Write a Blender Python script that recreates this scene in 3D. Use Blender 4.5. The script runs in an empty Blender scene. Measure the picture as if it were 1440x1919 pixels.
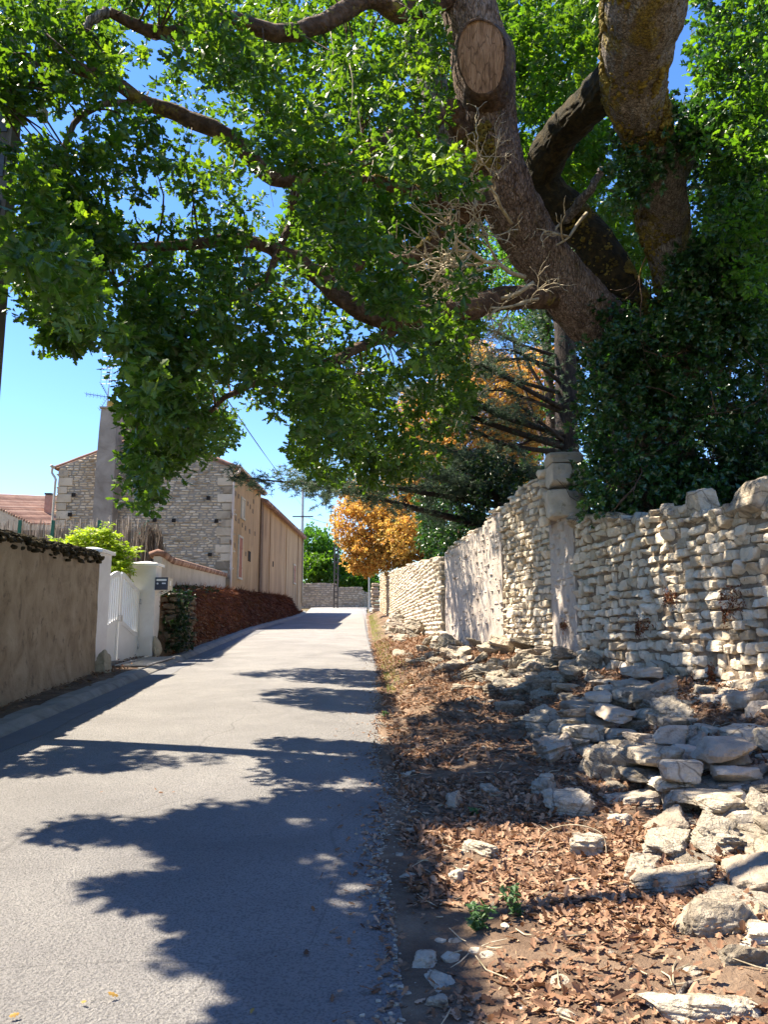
import bpy, math
import numpy as np
rng = np.random.default_rng(11)
S = bpy.context.scene
C = S.collection
PI = math.pi

# ---------------------------------------------------------------- camera, sky, sun, exposure
FPX, PITCH, EYE = 1400.0, math.atan(230 / 1400.0), 1.62
cam_d = bpy.data.cameras.new('camera'); cam = bpy.data.objects.new('camera', cam_d); C.objects.link(cam)
cam_d.sensor_fit = 'HORIZONTAL'; cam_d.sensor_width = 36; cam_d.lens = 36 * FPX / 1440
cam_d.clip_start = .05; cam_d.clip_end = 3000
cam.location = (0, 0, EYE); cam.rotation_euler = (PI / 2 + PITCH, 0, 0)
S.camera = cam
SX, SY = .60, -.15                      # shadow offset per metre of height
EL = math.atan2(1, math.hypot(SX, SY)); AZ = math.atan2(-SX, -SY)
wd = bpy.data.worlds.new('World'); S.world = wd; wd.use_nodes = True
nt = wd.node_tree; bg = nt.nodes['Background']
sky = nt.nodes.new('ShaderNodeTexSky'); sky.sky_type = 'NISHITA'; sky.sun_disc = False
sky.sun_elevation = EL; sky.sun_rotation = AZ
sky.air_density = 1.25; sky.dust_density = .1; sky.ozone_density = 4.5
hs_ = nt.nodes.new('ShaderNodeHueSaturation'); hs_.inputs['Saturation'].default_value = 1.22; hs_.inputs['Hue'].default_value = .512
nt.links.new(sky.outputs[0], hs_.inputs['Color']); nt.links.new(hs_.outputs[0], bg.inputs[0]); bg.inputs[1].default_value = .082
sun_d = bpy.data.lights.new('sun', 'SUN'); sun_d.energy = 5.0; sun_d.angle = math.radians(.55); sun_d.color = (1, .89, .72)
sun = bpy.data.objects.new('sun', sun_d); C.objects.link(sun)
from mathutils import Vector, Matrix
sun.rotation_euler = Vector((SX, SY, -1)).to_track_quat('-Z', 'Y').to_euler()
sun.location = (-20, 5, 40)
S.view_settings.view_transform = 'Standard'; S.view_settings.look = 'None'
S.view_settings.exposure = 1.9; S.view_settings.gamma = 1
S.render.engine = 'CYCLES'
S.cycles.max_bounces = 8; S.cycles.diffuse_bounces = 4; S.cycles.transmission_bounces = 4; S.cycles.glossy_bounces = 2
S.cycles.use_denoising = True

# ---------------------------------------------------------------- helpers
def W(u, v, Y):
    """world point seen at (u, v) of the 1440x1919 photograph, at distance Y up the lane"""
    a = (u - 720) / FPX; b = (959.5 - v) / FPX
    dy = math.cos(PITCH) - b * math.sin(PITCH); dz = math.sin(PITCH) + b * math.cos(PITCH)
    t = Y / dy
    return np.array([a * t, Y, EYE + dz * t])
def proj(P):
    P = np.atleast_2d(P); y = P[:, 1]; h = P[:, 2] - EYE
    dep = y * math.cos(PITCH) + h * math.sin(PITCH); up = h * math.cos(PITCH) - y * math.sin(PITCH)
    return 720 + P[:, 0] / dep * FPX, 959.5 - up / dep * FPX
def inpoly(u, v, poly):
    u = np.asarray(u, float); v = np.asarray(v, float); r = np.zeros(u.shape, bool)
    n = len(poly)
    for i in range(n):
        x1, y1 = poly[i]; x2, y2 = poly[(i + 1) % n]
        if y1 == y2: continue
        c = ((y1 > v) != (y2 > v)) & (u < (x2 - x1) * (v - y1) / (y2 - y1) + x1)
        r ^= c
    return r
def sn(P, s, seed=0, o=3):
    """cheap smooth noise, about -1..1"""
    r = np.random.default_rng(seed + 100); P = np.asarray(P, float) * s; out = np.zeros(P.shape[:-1]); a = 1; t = 0
    for k in range(o):
        q = 0
        for j in range(4):
            q = q + np.sin(P @ (r.normal(size=P.shape[-1]) * 1.1) + r.uniform(0, 6.28))
        out += a * q / 2.2; t += a; P = P * 2.07; a *= .55
    return out / t
def I(x, xs, ys): return np.interp(x, xs, ys)
def tag(o, label=None, cat=None, group=None, kind=None):
    if label: o['label'] = label
    if cat: o['category'] = cat
    if group: o['group'] = group
    if kind: o['kind'] = kind
    return o
def mesh(name, V, Fs, m, parent=None, smooth=False, tone=None):
    V = np.asarray(V, float).reshape(-1, 3)
    if not isinstance(Fs, list): Fs = [Fs]
    Fs = [np.asarray(f, np.int32) for f in Fs if len(f)]
    me = bpy.data.meshes.new(name)
    nl = sum(f.size for f in Fs); nf = sum(len(f) for f in Fs)
    me.vertices.add(len(V)); me.loops.add(nl); me.polygons.add(nf)
    me.vertices.foreach_set('co', V.astype(np.float32).ravel())
    me.loops.foreach_set('vertex_index', np.concatenate([f.ravel() for f in Fs]))
    cnt = np.concatenate([np.full(len(f), f.shape[1]) for f in Fs])
    st = np.concatenate([[0], np.cumsum(cnt)[:-1]]).astype(np.int32)
    me.polygons.foreach_set('loop_start', st)
    me.polygons.foreach_set('use_smooth', np.full(nf, bool(smooth)))
    me.update(calc_edges=True)
    if smooth == 2: me.set_sharp_from_angle(angle=math.radians(24))
    if tone is not None:
        at = me.attributes.new('tone', 'FLOAT', 'POINT'); at.data.foreach_set('value', np.asarray(tone, np.float32))
    me.materials.append(m)
    o = bpy.data.objects.new(name, me); C.objects.link(o)
    if parent is not None:
        o.parent = parent
        L = np.zeros(3); p = parent
        while p is not None: L += np.array(p.location); p = p.parent
        o.location = tuple(-L)
    return o
def empty(name, loc, label=None, cat=None, group=None):
    o = bpy.data.objects.new(name, None); o.location = tuple(float(a) for a in loc); C.objects.link(o); o.empty_display_size = .2
    return tag(o, label, cat, group)
class MB:
    """collects pieces into one mesh"""
    def __init__(s): s.V = []; s.F = {}; s.T = []; s.n = 0
    def add(s, V, F, tone=.5):
        V = np.asarray(V, float).reshape(-1, 3)
        if isinstance(F, list) and np.ndim(F[0]) == 1: F = [np.array(F)]
        for f in (F if isinstance(F, list) else [F]):
            f = np.asarray(f, np.int32)
            if len(f): s.F.setdefault(f.shape[1], []).append(f + s.n)
        s.V.append(V); s.T.append(np.broadcast_to(np.asarray(tone, float), (len(V),))); s.n += len(V); return s
    def box(s, c, d, rz=0, tone=.5, M=None):
        q = np.array([[x, y, z] for x in (-.5, .5) for y in (-.5, .5) for z in (-.5, .5)]) * np.array(d)
        if M is not None: q = q @ np.asarray(M).T
        if rz: k, l = math.cos(rz), math.sin(rz); q = q @ np.array([[k, l, 0], [-l, k, 0], [0, 0, 1]])
        return s.add(q + np.array(c), [[0, 1, 3, 2], [4, 6, 7, 5], [0, 4, 5, 1], [2, 3, 7, 6], [0, 2, 6, 4], [1, 5, 7, 3]], tone)
    def bar(s, a, b, r, n=6, r2=None):
        V, F = tube([a, b], [r, r if r2 is None else r2], n); return s.add(V, F)
    def prism(s, poly, a, b):
        """poly = list of 3-D points (a ring); extruded from +a to +b offsets"""
        P = np.asarray(poly, float); n = len(P); V = np.concatenate([P + a, P + b])
        F4 = [[i, (i + 1) % n, n + (i + 1) % n, n + i] for i in range(n)]
        s.add(V, [np.array(F4)]); s.F.setdefault(n, []).append(np.array([list(range(n))[::-1]]) + s.n - 2 * n)
        s.F.setdefault(n, []).append(np.array([list(range(n, 2 * n))]) + s.n - 2 * n); return s
    def build(s, name, m, parent=None, smooth=False):
        V = np.concatenate(s.V); return mesh(name, V, [np.concatenate(f) for f in s.F.values()], m, parent, smooth, np.concatenate(s.T))
def smoothpath(P, R, k=5):
    P = np.asarray(P, float); R = np.asarray(R, float); n = len(P); oP = []; oR = []
    for i in range(n - 1):
        p0 = P[max(i - 1, 0)]; p1 = P[i]; p2 = P[i + 1]; p3 = P[min(i + 2, n - 1)]
        for j in range(k):
            t = j / k
            oP.append(.5 * ((2 * p1) + (-p0 + p2) * t + (2 * p0 - 5 * p1 + 4 * p2 - p3) * t * t + (-p0 + 3 * p1 - 3 * p2 + p3) * t ** 3)); oR.append(R[i] * (1 - t) + R[i + 1] * t)
    oP.append(P[-1]); oR.append(R[-1]); return np.array(oP), np.array(oR)
def tube(P, R, n=8, rough=0, seed=0, ridge=0):
    P = np.asarray(P, float); R = np.asarray(R, float); m = len(P)
    T = np.gradient(P, axis=0); T /= np.linalg.norm(T, axis=1)[:, None] + 1e-9
    ref = np.array([0, 0, 1.]) if abs(T[:, 2]).mean() < .8 else np.array([0, 1., 0])
    A = np.cross(T, ref); A /= np.linalg.norm(A, axis=1)[:, None] + 1e-9; B = np.cross(T, A)
    an = np.arange(n) * 2 * PI / n
    ring = np.cos(an)[None, :, None] * A[:, None] + np.sin(an)[None, :, None] * B[:, None]
    rr = R[:, None, None] * np.ones((m, n, 1))
    if rough:
        q = P[:, None] + ring * R[:, None, None]
        rr = rr * (1 + rough * sn(q, 3.0, seed)[..., None] + rough * .5 * sn(q, 11.0, seed + 1)[..., None])
    if ridge:
        ln = np.concatenate([[0], np.cumsum(np.linalg.norm(np.diff(P, axis=0), axis=1))])[:, None] * np.ones(n); w = np.stack([np.cos(an)[None] * R[:, None] * 26, np.sin(an)[None] * R[:, None] * 26, ln * 4.5], -1); rr = rr * (1 + ridge * (np.abs(sn(w, 1.0, seed + 5, 2)) - .3)[..., None] / (R[:, None, None] + .1))
    V = (P[:, None] + ring * rr).reshape(-1, 3)
    i = np.arange(m - 1)[:, None] * n; j = np.arange(n)[None]; j2 = (j + 1) % n
    F = np.stack([i + j, i + j2, i + n + j2, i + n + j], -1).reshape(-1, 4)
    V = np.concatenate([V, P[:1], P[-1:]])
    c0 = [[m * n, (k + 1) % n, k] for k in range(n)]; c1 = [[m * n + 1, (m - 1) * n + k, (m - 1) * n + (k + 1) % n] for k in range(n)]
    return V, [F, np.array(c0 + c1)]

# ---------------------------------------------------------------- materials
def nodes(name):
    m = bpy.data.materials.new(name); m.use_nodes = True; t = m.node_tree; b = t.nodes['Principled BSDF']
    return m, t, b
def N(t, typ, **k):
    n = t.nodes.new(typ)
    for a, b in k.items(): setattr(n, a, b)
    return n
def ramp(t, cols):
    r = N(t, 'ShaderNodeValToRGB'); e = r.color_ramp.elements
    while len(e) < len(cols): e.new(.5)
    for i, (p, c) in enumerate(cols): e[i].position = p; e[i].color = (*c, 1)
    return r
def mat(name, cols, scale=4, rough=.9, bump=.3, bscale=30, tone=0, spec=.25, stretch=(1, 1, 1), dist=.6, detail=8, bdist=.02, vor=0, metal=0, trans=0, tcol=None, spots=None, crack=None):
    """noise (and the per-piece 'tone') run through a colour ramp, plus noise bump"""
    m, t, b = nodes(name); L = t.links.new
    tc = N(t, 'ShaderNodeTexCoord'); mp = N(t, 'ShaderNodeMapping'); mp.inputs['Scale'].default_value = stretch
    L(tc.outputs['Object'], mp.inputs[0])
    no = N(t, 'ShaderNodeTexNoise'); no.inputs['Scale'].default_value = scale; no.inputs['Detail'].default_value = detail; no.inputs['Roughness'].default_value = .62; no.inputs['Distortion'].default_value = dist
    L(mp.outputs[0], no.inputs[0])
    f = no.outputs[0]
    if tone:
        a = N(t, 'ShaderNodeAttribute', attribute_name='tone')
        mx = N(t, 'ShaderNodeMix'); mx.inputs[0].default_value = tone; L(f, mx.inputs[2]); L(a.outputs['Fac'], mx.inputs[3]); f = mx.outputs[0]
    n = len(cols); lo, hi = (.3, .7) if tone < .8 else (.05, .95)
    r = ramp(t, [(lo + (hi - lo) * i / (n - 1), c) for i, c in enumerate(cols)]) if not isinstance(cols[0][0], tuple) else ramp(t, cols)
    L(f, r.inputs[0]); col = r.outputs[0]
    if spots:                                  # spots = (scale, threshold, colour, amount)
        n2 = N(t, 'ShaderNodeTexNoise'); n2.inputs['Scale'].default_value = spots[0]; n2.inputs['Detail'].default_value = 6; n2.inputs['Roughness'].default_value = .7
        L(mp.outputs[0], n2.inputs[0])
        r2 = ramp(t, [(spots[1], (0, 0, 0)), (spots[1] + .09, (spots[3],) * 3)]); L(n2.outputs[0], r2.inputs[0])
        mx = N(t, 'ShaderNodeMix', data_type='RGBA'); L(r2.outputs[0], mx.inputs[0]); L(col, mx.inputs[6]); mx.inputs[7].default_value = (*spots[2], 1); col = mx.outputs[2]
    if crack:                                  # (scale, width, colour, amount): dark fissures
        wn = N(t, 'ShaderNodeTexNoise'); wn.inputs['Scale'].default_value = crack[0] * .8; L(mp.outputs[0], wn.inputs[0]); vm = N(t, 'ShaderNodeVectorMath', operation='MULTIPLY_ADD'); vm.inputs[1].default_value = (.9 / crack[0],) * 3; L(wn.outputs['Color'], vm.inputs[0]); L(mp.outputs[0], vm.inputs[2])
        vc = N(t, 'ShaderNodeTexVoronoi', feature='DISTANCE_TO_EDGE'); vc.inputs['Scale'].default_value = crack[0]; L(vm.outputs[0], vc.inputs[0]); r3 = ramp(t, [(0, (crack[3],) * 3), (crack[1], (0, 0, 0))]); L(vc.outputs[0], r3.inputs[0])
        mx = N(t, 'ShaderNodeMix', data_type='RGBA'); L(r3.outputs[0], mx.inputs[0]); L(col, mx.inputs[6]); mx.inputs[7].default_value = (*crack[2], 1); col = mx.outputs[2]
    L(col, b.inputs['Base Color']); b.inputs['Roughness'].default_value = rough; b.inputs['Specular IOR Level'].default_value = spec; b.inputs['Metallic'].default_value = metal
    if bump:
        bn = N(t, 'ShaderNodeTexNoise'); bn.inputs['Scale'].default_value = bscale; bn.inputs['Detail'].default_value = 6; bn.inputs['Roughness'].default_value = .65
        L(mp.outputs[0], bn.inputs[0]); h = bn.outputs[0]
        if vor:
            vo = N(t, 'ShaderNodeTexVoronoi', feature='DISTANCE_TO_EDGE'); vo.inputs['Scale'].default_value = vor; L(mp.outputs[0], vo.inputs[0])
            mm = N(t, 'ShaderNodeMath', operation='MULTIPLY_ADD'); mm.inputs[1].default_value = 1.2; L(vo.outputs[0], mm.inputs[0]); L(h, mm.inputs[2]); h = mm.outputs[0]
        bp = N(t, 'ShaderNodeBump'); bp.inputs['Strength'].default_value = bump; bp.inputs['Distance'].default_value = bdist; L(h, bp.inputs['Height']); L(bp.outputs[0], b.inputs['Normal'])
    return m
def leafmat(name, cols, tcol, trans=.45, rough=.45, spec=.4, nscale=1.2, tone=.65):
    m, t, b = nodes(name); L = t.links.new
    a = N(t, 'ShaderNodeAttribute', attribute_name='tone'); tc = N(t, 'ShaderNodeTexCoord'); no = N(t, 'ShaderNodeTexNoise'); no.inputs['Scale'].default_value = nscale; L(tc.outputs['Object'], no.inputs[0])
    mx = N(t, 'ShaderNodeMix'); mx.inputs[0].default_value = tone; L(no.outputs[0], mx.inputs[2]); L(a.outputs['Fac'], mx.inputs[3])
    n = len(cols); r = ramp(t, cols if isinstance(cols[0][1], tuple) else [(.1 + .8 * i / (n - 1), c) for i, c in enumerate(cols)]); L(mx.outputs[0], r.inputs[0])
    L(r.outputs[0], b.inputs['Base Color']); b.inputs['Roughness'].default_value = rough; b.inputs['Specular IOR Level'].default_value = spec
    tr = N(t, 'ShaderNodeBsdfTranslucent'); mc = N(t, 'ShaderNodeMix', data_type='RGBA', blend_type='MULTIPLY'); mc.inputs[0].default_value = 1
    L(r.outputs[0], mc.inputs[6]); mc.inputs[7].default_value = (*tcol, 1); L(mc.outputs[2], tr.inputs[0])
    ms = N(t, 'ShaderNodeMixShader'); ms.inputs[0].default_value = trans; L(b.outputs[0], ms.inputs[1]); L(tr.outputs[0], ms.inputs[2])
    L(ms.outputs[0], t.nodes['Material Output'].inputs[0]); return m
M = {}
M['asphalt'] = mat('asphalt', [(.235, .225, .215), (.295, .282, .268), (.35, .335, .315)], scale=.9, bump=1.0, bscale=70, bdist=.05, rough=.85, detail=14, spots=(75, .49, (.13, .127, .125), .7), crack=(.42, .004, (.12, .115, .11), .45))
M['patch'] = mat('asphalt_patch', [(.12, .12, .125), (.16, .16, .165)], scale=3, bump=.7, bscale=110, bdist=.01)
M['concrete'] = mat('concrete', [(.14, .13, .12), (.22, .21, .19), (.28, .265, .245)], scale=3, bump=.4, bscale=60)
M['soil'] = mat('soil', [(.06, .037, .024), (.14, .092, .06), (.26, .185, .125)], scale=2.0, bump=.9, bscale=35, bdist=.04, spots=(70, .6, (.34, .25, .17), .8))
M['ground'] = mat('ground', [(.06, .05, .025), (.11, .09, .045), (.16, .12, .07)], scale=.5, bump=.6, bscale=8, bdist=.1)
M['lime'] = mat('limestone', [(.34, .275, .19), (.53, .445, .33), (.64, .55, .425), (.70, .62, .50)], scale=5, tone=.5, bump=.8, bscale=26, bdist=.03, spots=(7, .58, (.21, .195, .165), .75), vor=6)
M['limerust'] = mat('limestone_weathered', [(.26, .215, .165), (.42, .35, .27), (.52, .45, .36)], scale=4, tone=.45, bump=.9, bscale=24, bdist=.03, spots=(6, .6, (.22, .2, .17), .7), vor=5)
M['rock'] = mat('field_rock', [(.18, .15, .11), (.36, .305, .23), (.50, .435, .335), (.60, .53, .42)], scale=7, tone=.35, bump=1.0, bscale=24, bdist=.05, spots=(8, .56, (.17, .158, .14), .75), crack=(3.2, .035, (.10, .075, .05), .7))
M['limegrey'] = mat('limestone_grey', [(.24, .185, .125), (.42, .335, .235), (.55, .45, .325), (.63, .53, .40)], scale=1.3, tone=.5, bump=.8, bscale=20, bdist=.03, spots=(2.5, .58, (.2, .19, .175), .6))
M['mortar'] = mat('mortar', [(.13, .095, .065), (.30, .23, .165)], scale=9, bump=.8, bscale=30, bdist=.03)
M['mortarl'] = mat('lime_mortar', [(.22, .19, .15), (.34, .295, .24)], scale=6, bump=.8, bscale=30, bdist=.03)
M['plaster'] = mat('old_plaster', [(.3, .25, .21), (.42, .36, .31), (.5, .44, .38)], scale=2.4, bump=.9, bscale=18, bdist=.04, stretch=(1, 1, .55), spots=(12, .58, (.55, .5, .43), .7))
M['ashlar'] = mat('ashlar', [(.3, .27, .2), (.45, .4, .32), (.56, .51, .43)], scale=3, tone=.4, bump=.8, bscale=30, bdist=.02, spots=(5, .58, (.17, .16, .10), .8))
M['render'] = mat('cement_render', [(.25, .18, .115), (.40, .305, .205), (.50, .395, .28)], scale=2.6, bump=1.0, bscale=26, bdist=.07, detail=14, stretch=(1, 1, .8), spots=(5.5, .56, (.17, .13, .09), .7))
M['housewall'] = mat('ochre_render', [(.25, .16, .085), (.41, .275, .15), (.51, .36, .215)], scale=.9, bump=.6, bscale=9, bdist=.03, stretch=(1, 1, .3), spots=(1.8, .60, (.24, .17, .11), .6))
M['housewall2'] = mat('ochre_render_stained', [(.25, .16, .09), (.42, .285, .165), (.52, .375, .225)], scale=1.0, bump=.6, bscale=9, bdist=.03, stretch=(1, 1, .16), spots=(1.6, .57, (.21, .145, .095), .65))
M['chimrender'] = mat('grey_render', [(.20, .16, .125), (.36, .305, .25)], scale=1.4, bump=.4, bscale=10, bdist=.03, spots=(2.5, .62, (.16, .14, .13), .5))
M['white'] = mat('white_paint', [(.74, .73, .71), (.8, .79, .77)], scale=3, bump=.06, bscale=60, rough=.5, spec=.4)
M['whitewall'] = mat('white_render', [(.66, .63, .62), (.76, .74, .73)], scale=3, bump=.35, bscale=70, bdist=.01, rough=.85)
M['navy'] = mat('navy_metal', [(.012, .017, .035), (.02, .027, .05)], scale=3, bump=0, rough=.35, spec=.5)
M['beige'] = mat('beige_metal', [(.48, .42, .33), (.55, .49, .4)], scale=3, bump=0, rough=.5)
M['silver'] = mat('silver_metal', [(.5, .5, .52), (.6, .6, .62)], scale=5, bump=0, rough=.35, metal=.7)
M['galv'] = mat('galvanised', [(.35, .35, .36), (.5, .5, .5)], scale=8, bump=.1, rough=.45, metal=.6)
M['darkmetal'] = mat('dark_metal', [(.05, .05, .05), (.09, .085, .08)], scale=8, bump=.1, rough=.5, metal=.4)
M['pvc'] = mat('pinkish_pipe', [(.5, .4, .33), (.58, .48, .41)], scale=2, bump=0, rough=.5)
M['tile'] = mat('terracotta', [(.19, .105, .075), (.32, .185, .13), (.42, .28, .21)], scale=2.2, tone=.5, bump=.5, bscale=18, bdist=.02)
M['shutter'] = mat('shutter_paint', [(.24, .05, .015), (.32, .08, .025)], scale=4, bump=.1, rough=.6)
M['trim'] = mat('pale_stone_trim', [(.42, .38, .3), (.54, .49, .4)], scale=4, bump=.3, bscale=30)
M['dark'] = mat('dark_void', [(.012, .01, .009), (.03, .025, .02)], scale=4, bump=0)
M['polewood'] = mat('pole_concrete', [(.06, .052, .045), (.12, .105, .09), (.17, .15, .13)], scale=5, bump=.5, bscale=40, stretch=(1, 1, .2))
M['wire'] = mat('cable_black', [(.012, .012, .013), (.02, .02, .02)], bump=0, rough=.6)
M['greenpost'] = mat('green_post', [(.02, .1, .06), (.03, .14, .085)], bump=0, rough=.5)
M['brush'] = mat('dry_brushwood', [(.14, .11, .085), (.3, .245, .2), (.45, .38, .32)], scale=8, tone=.6, bump=.5, bscale=60, stretch=(1, 1, .15))
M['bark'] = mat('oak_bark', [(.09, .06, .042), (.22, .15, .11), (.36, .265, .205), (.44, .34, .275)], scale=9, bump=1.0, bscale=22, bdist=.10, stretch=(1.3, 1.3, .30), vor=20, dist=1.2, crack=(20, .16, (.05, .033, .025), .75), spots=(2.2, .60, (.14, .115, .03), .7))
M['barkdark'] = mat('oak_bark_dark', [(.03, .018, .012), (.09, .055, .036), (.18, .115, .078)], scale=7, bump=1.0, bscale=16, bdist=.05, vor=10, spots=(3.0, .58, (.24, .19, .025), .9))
M['bark2'] = mat('pale_bark', [(.12, .095, .075), (.28, .235, .195), (.44, .39, .34)], scale=10, bump=1.0, bscale=20, bdist=.09, stretch=(1.4, 1.4, .3), vor=18, crack=(18, .18, (.05, .04, .03), .75))
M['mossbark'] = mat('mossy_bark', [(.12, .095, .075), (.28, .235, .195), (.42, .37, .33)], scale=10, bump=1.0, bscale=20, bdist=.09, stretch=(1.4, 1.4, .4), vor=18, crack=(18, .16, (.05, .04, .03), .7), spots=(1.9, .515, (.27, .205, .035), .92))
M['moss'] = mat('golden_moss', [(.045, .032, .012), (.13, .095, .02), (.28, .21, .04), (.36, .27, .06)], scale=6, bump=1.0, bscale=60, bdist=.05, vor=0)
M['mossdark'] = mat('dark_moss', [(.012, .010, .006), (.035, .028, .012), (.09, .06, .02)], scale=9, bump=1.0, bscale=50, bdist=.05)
M['cutwood'] = mat('sawn_wood', [(.16, .085, .04), (.38, .22, .125), (.52, .33, .20)], scale=5, bump=1.0, bscale=26, bdist=.05, stretch=(3, 1, .6), crack=(5, .06, (.09, .05, .03), .8))
M['cedarbark'] = mat('cedar_bark', [(.012, .009, .008), (.03, .022, .018), (.065, .05, .042)], scale=8, bump=.9, bscale=20, bdist=.05, stretch=(1, 1, .35))
M['deadwood'] = mat('dead_wood', [(.2, .16, .10), (.36, .30, .2), (.48, .42, .32)], scale=12, bump=.4, bscale=40, spots=(8, .6, (.28, .27, .08), .7))
M['oakleaf'] = leafmat('oak_leaf', [(0.0, (.018, .045, .010)), (.35, (.028, .068, .013)), (.6, (.045, .098, .016)), (.85, (.08, .14, .02)), (1.0, (.20, .13, .05))], (3.6, 3.1, .6), trans=.45, rough=.38, spec=.5)
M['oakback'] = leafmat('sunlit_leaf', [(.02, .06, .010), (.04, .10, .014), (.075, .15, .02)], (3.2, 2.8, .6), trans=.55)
M['ivyleaf'] = leafmat('ivy_leaf', [(.014, .042, .012), (.028, .075, .018), (.06, .125, .026)], (1.7, 2.0, .6), trans=.3, rough=.3, spec=.6)
M['darkleaf'] = leafmat('evergreen_leaf', [(.008, .02, .008), (.014, .035, .01), (.03, .06, .014)], (1.6, 1.9, .6), trans=.25, rough=.4)
M['needle'] = leafmat('cedar_needle', [(.03, .055, .032), (.055, .09, .055), (.12, .17, .115)], (1.5, 1.6, 1.1), trans=.3, rough=.5, nscale=.5)
M['orange'] = leafmat('autumn_leaf', [(.38, .17, .045), (.52, .29, .075), (.58, .38, .11), (.46, .39, .11), (.60, .34, .11)], (1.3, 1.2, .8), trans=.5, nscale=.35)
M['lime_leaf'] = leafmat('yellow_green_leaf', [(.16, .26, .01), (.28, .40, .02), (.42, .46, .03)], (1.3, 1.3, .5), trans=.5)
M['greentree'] = leafmat('green_leaf', [(.04, .11, .012), (.08, .19, .018), (.13, .26, .03)], (1.8, 1.9, .7), trans=.45)
M['weed'] = leafmat('weed_leaf', [(.04, .09, .03), (.08, .16, .05)], (1.4, 1.6, .7), trans=.4)
M['litter'] = leafmat('dry_leaf', [(.06, .032, .02), (.14, .075, .044), (.25, .145, .088), (.34, .22, .14), (.42, .29, .20)], (1.2, 1, .8), trans=.15, rough=.8, spec=.15, nscale=.9)
M['yleaf'] = leafmat('yellow_dry_leaf', [(.32, .19, .04), (.42, .26, .06)], (1.2, 1, .6), trans=.3, rough=.6)
M['creeper'] = leafmat('dry_creeper', [(.05, .022, .012), (.13, .04, .018), (.22, .08, .032), (.12, .09, .03)], (1.2, 1, .7), trans=.2, rough=.8, nscale=.6)
M['grass'] = leafmat('grass_blade', [(.08, .14, .02), (.2, .24, .06), (.4, .34, .15)], (1.3, 1.4, .6), trans=.35)

# ---------------------------------------------------------------- stones
def cube_dirs(n):
    idx = {}; V = []; F = []
    for ax in range(3):
        for s in (-1, 1):
            g = np.empty((n + 1, n + 1), int)
            for i in range(n + 1):
                for j in range(n + 1):
                    p = [0, 0, 0]; p[ax] = s; a = math.tan((-1 + 2 * i / n) * PI / 4); b = math.tan((-1 + 2 * j / n) * PI / 4)
                    p[(ax + 1) % 3] = a; p[(ax + 2) % 3] = b; k = tuple(round(x, 5) for x in p)
                    if k not in idx: idx[k] = len(V); V.append(p)
                    g[i, j] = idx[k]
            for i in range(n):
                for j in range(n):
                    q = [g[i, j], g[i + 1, j], g[i + 1, j + 1], g[i, j + 1]]; F.append(q if s > 0 else q[::-1])
    V = np.array(V, float); return V / np.linalg.norm(V, axis=1)[:, None], np.array(F)
CD = {n: cube_dirs(n) for n in (2, 3, 4, 6, 9, 14, 20)}
def stones(cen, dims, axes, n=4, cuts=6, p=9, boxy=.25, depthmin=.62, seed=0, rough=.0, strata=0):
    """cen (N,3), dims (N,3) full sizes, axes (N,3,3) rows = local axes; returns V, F, tone"""
    r = np.random.default_rng(seed); D, F = CD[n]; Nn = len(cen)
    cen = np.asarray(cen, float); dims = np.asarray(dims, float); axes = np.asarray(axes, float)
    base = np.concatenate([np.eye(3), -np.eye(3)])
    pl = base[None] + r.normal(0, boxy * .35, (Nn, 6, 3)); ds = r.uniform(.86, 1.0, (Nn, 6))
    if cuts:
        q = r.normal(size=(Nn, cuts, 3)); q /= np.linalg.norm(q, axis=2)[..., None]; qd = r.uniform(depthmin, 1.25, (Nn, cuts)) * (np.abs(q).sum(2)) * .8
        pl = np.concatenate([pl, q], 1); ds = np.concatenate([ds, qd], 1)
    dot = np.clip(np.einsum('nkc,mc->nkm', pl, D), 0, None) / ds[..., None]
    rad = (dot ** p).sum(1) ** (-1 / p)
    U = D[None] * rad[..., None]
    if rough: U = U * (1 + rough * sn(D[None] * 2.2 + r.uniform(0, 50, (Nn, 1, 3)), 1.6, seed, 3)[..., None])
    if rough >= .08: U = U * (1 + rough * .55 * sn(D[None] * 6 + r.uniform(0, 50, (Nn, 1, 3)), 1.5, seed + 1, 3)[..., None])
    if strata: U = U * (1 - strata * np.clip(sn(U[..., 2:] * np.array([9.0]) + .5 * sn(U * 1.5, 1, seed)[..., None] + r.uniform(0, 9, (Nn, 1, 1)), 1.0, seed + 7, 2), 0, 1)[..., None] * np.array([1, 1, .1]))
    L = U * dims[:, None] * .5
    V = np.einsum('nmi,nij->nmj', L, axes) + cen[:, None]
    FF = F[None] + (np.arange(Nn) * len(D))[:, None, None]
    tone = np.repeat(np.clip(r.normal(.5, .2, Nn), 0, 1), len(D))
    return V.reshape(-1, 3), FF.reshape(-1, 4), tone
def path_at(path, s):
    P = np.asarray(path, float); d = np.linalg.norm(np.diff(P, axis=0), axis=1); c = np.concatenate([[0], np.cumsum(d)])
    x = np.interp(s, c, P[:, 0]); y = np.interp(s, c, P[:, 1]); k = np.clip(np.searchsorted(c, s, 'right') - 1, 0, len(d) - 1)
    return x, y, np.diff(P, axis=0)[k] / d[k][:, None] if np.ndim(s) else np.diff(P, axis=0)[k] / d[k], c[-1]
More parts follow.
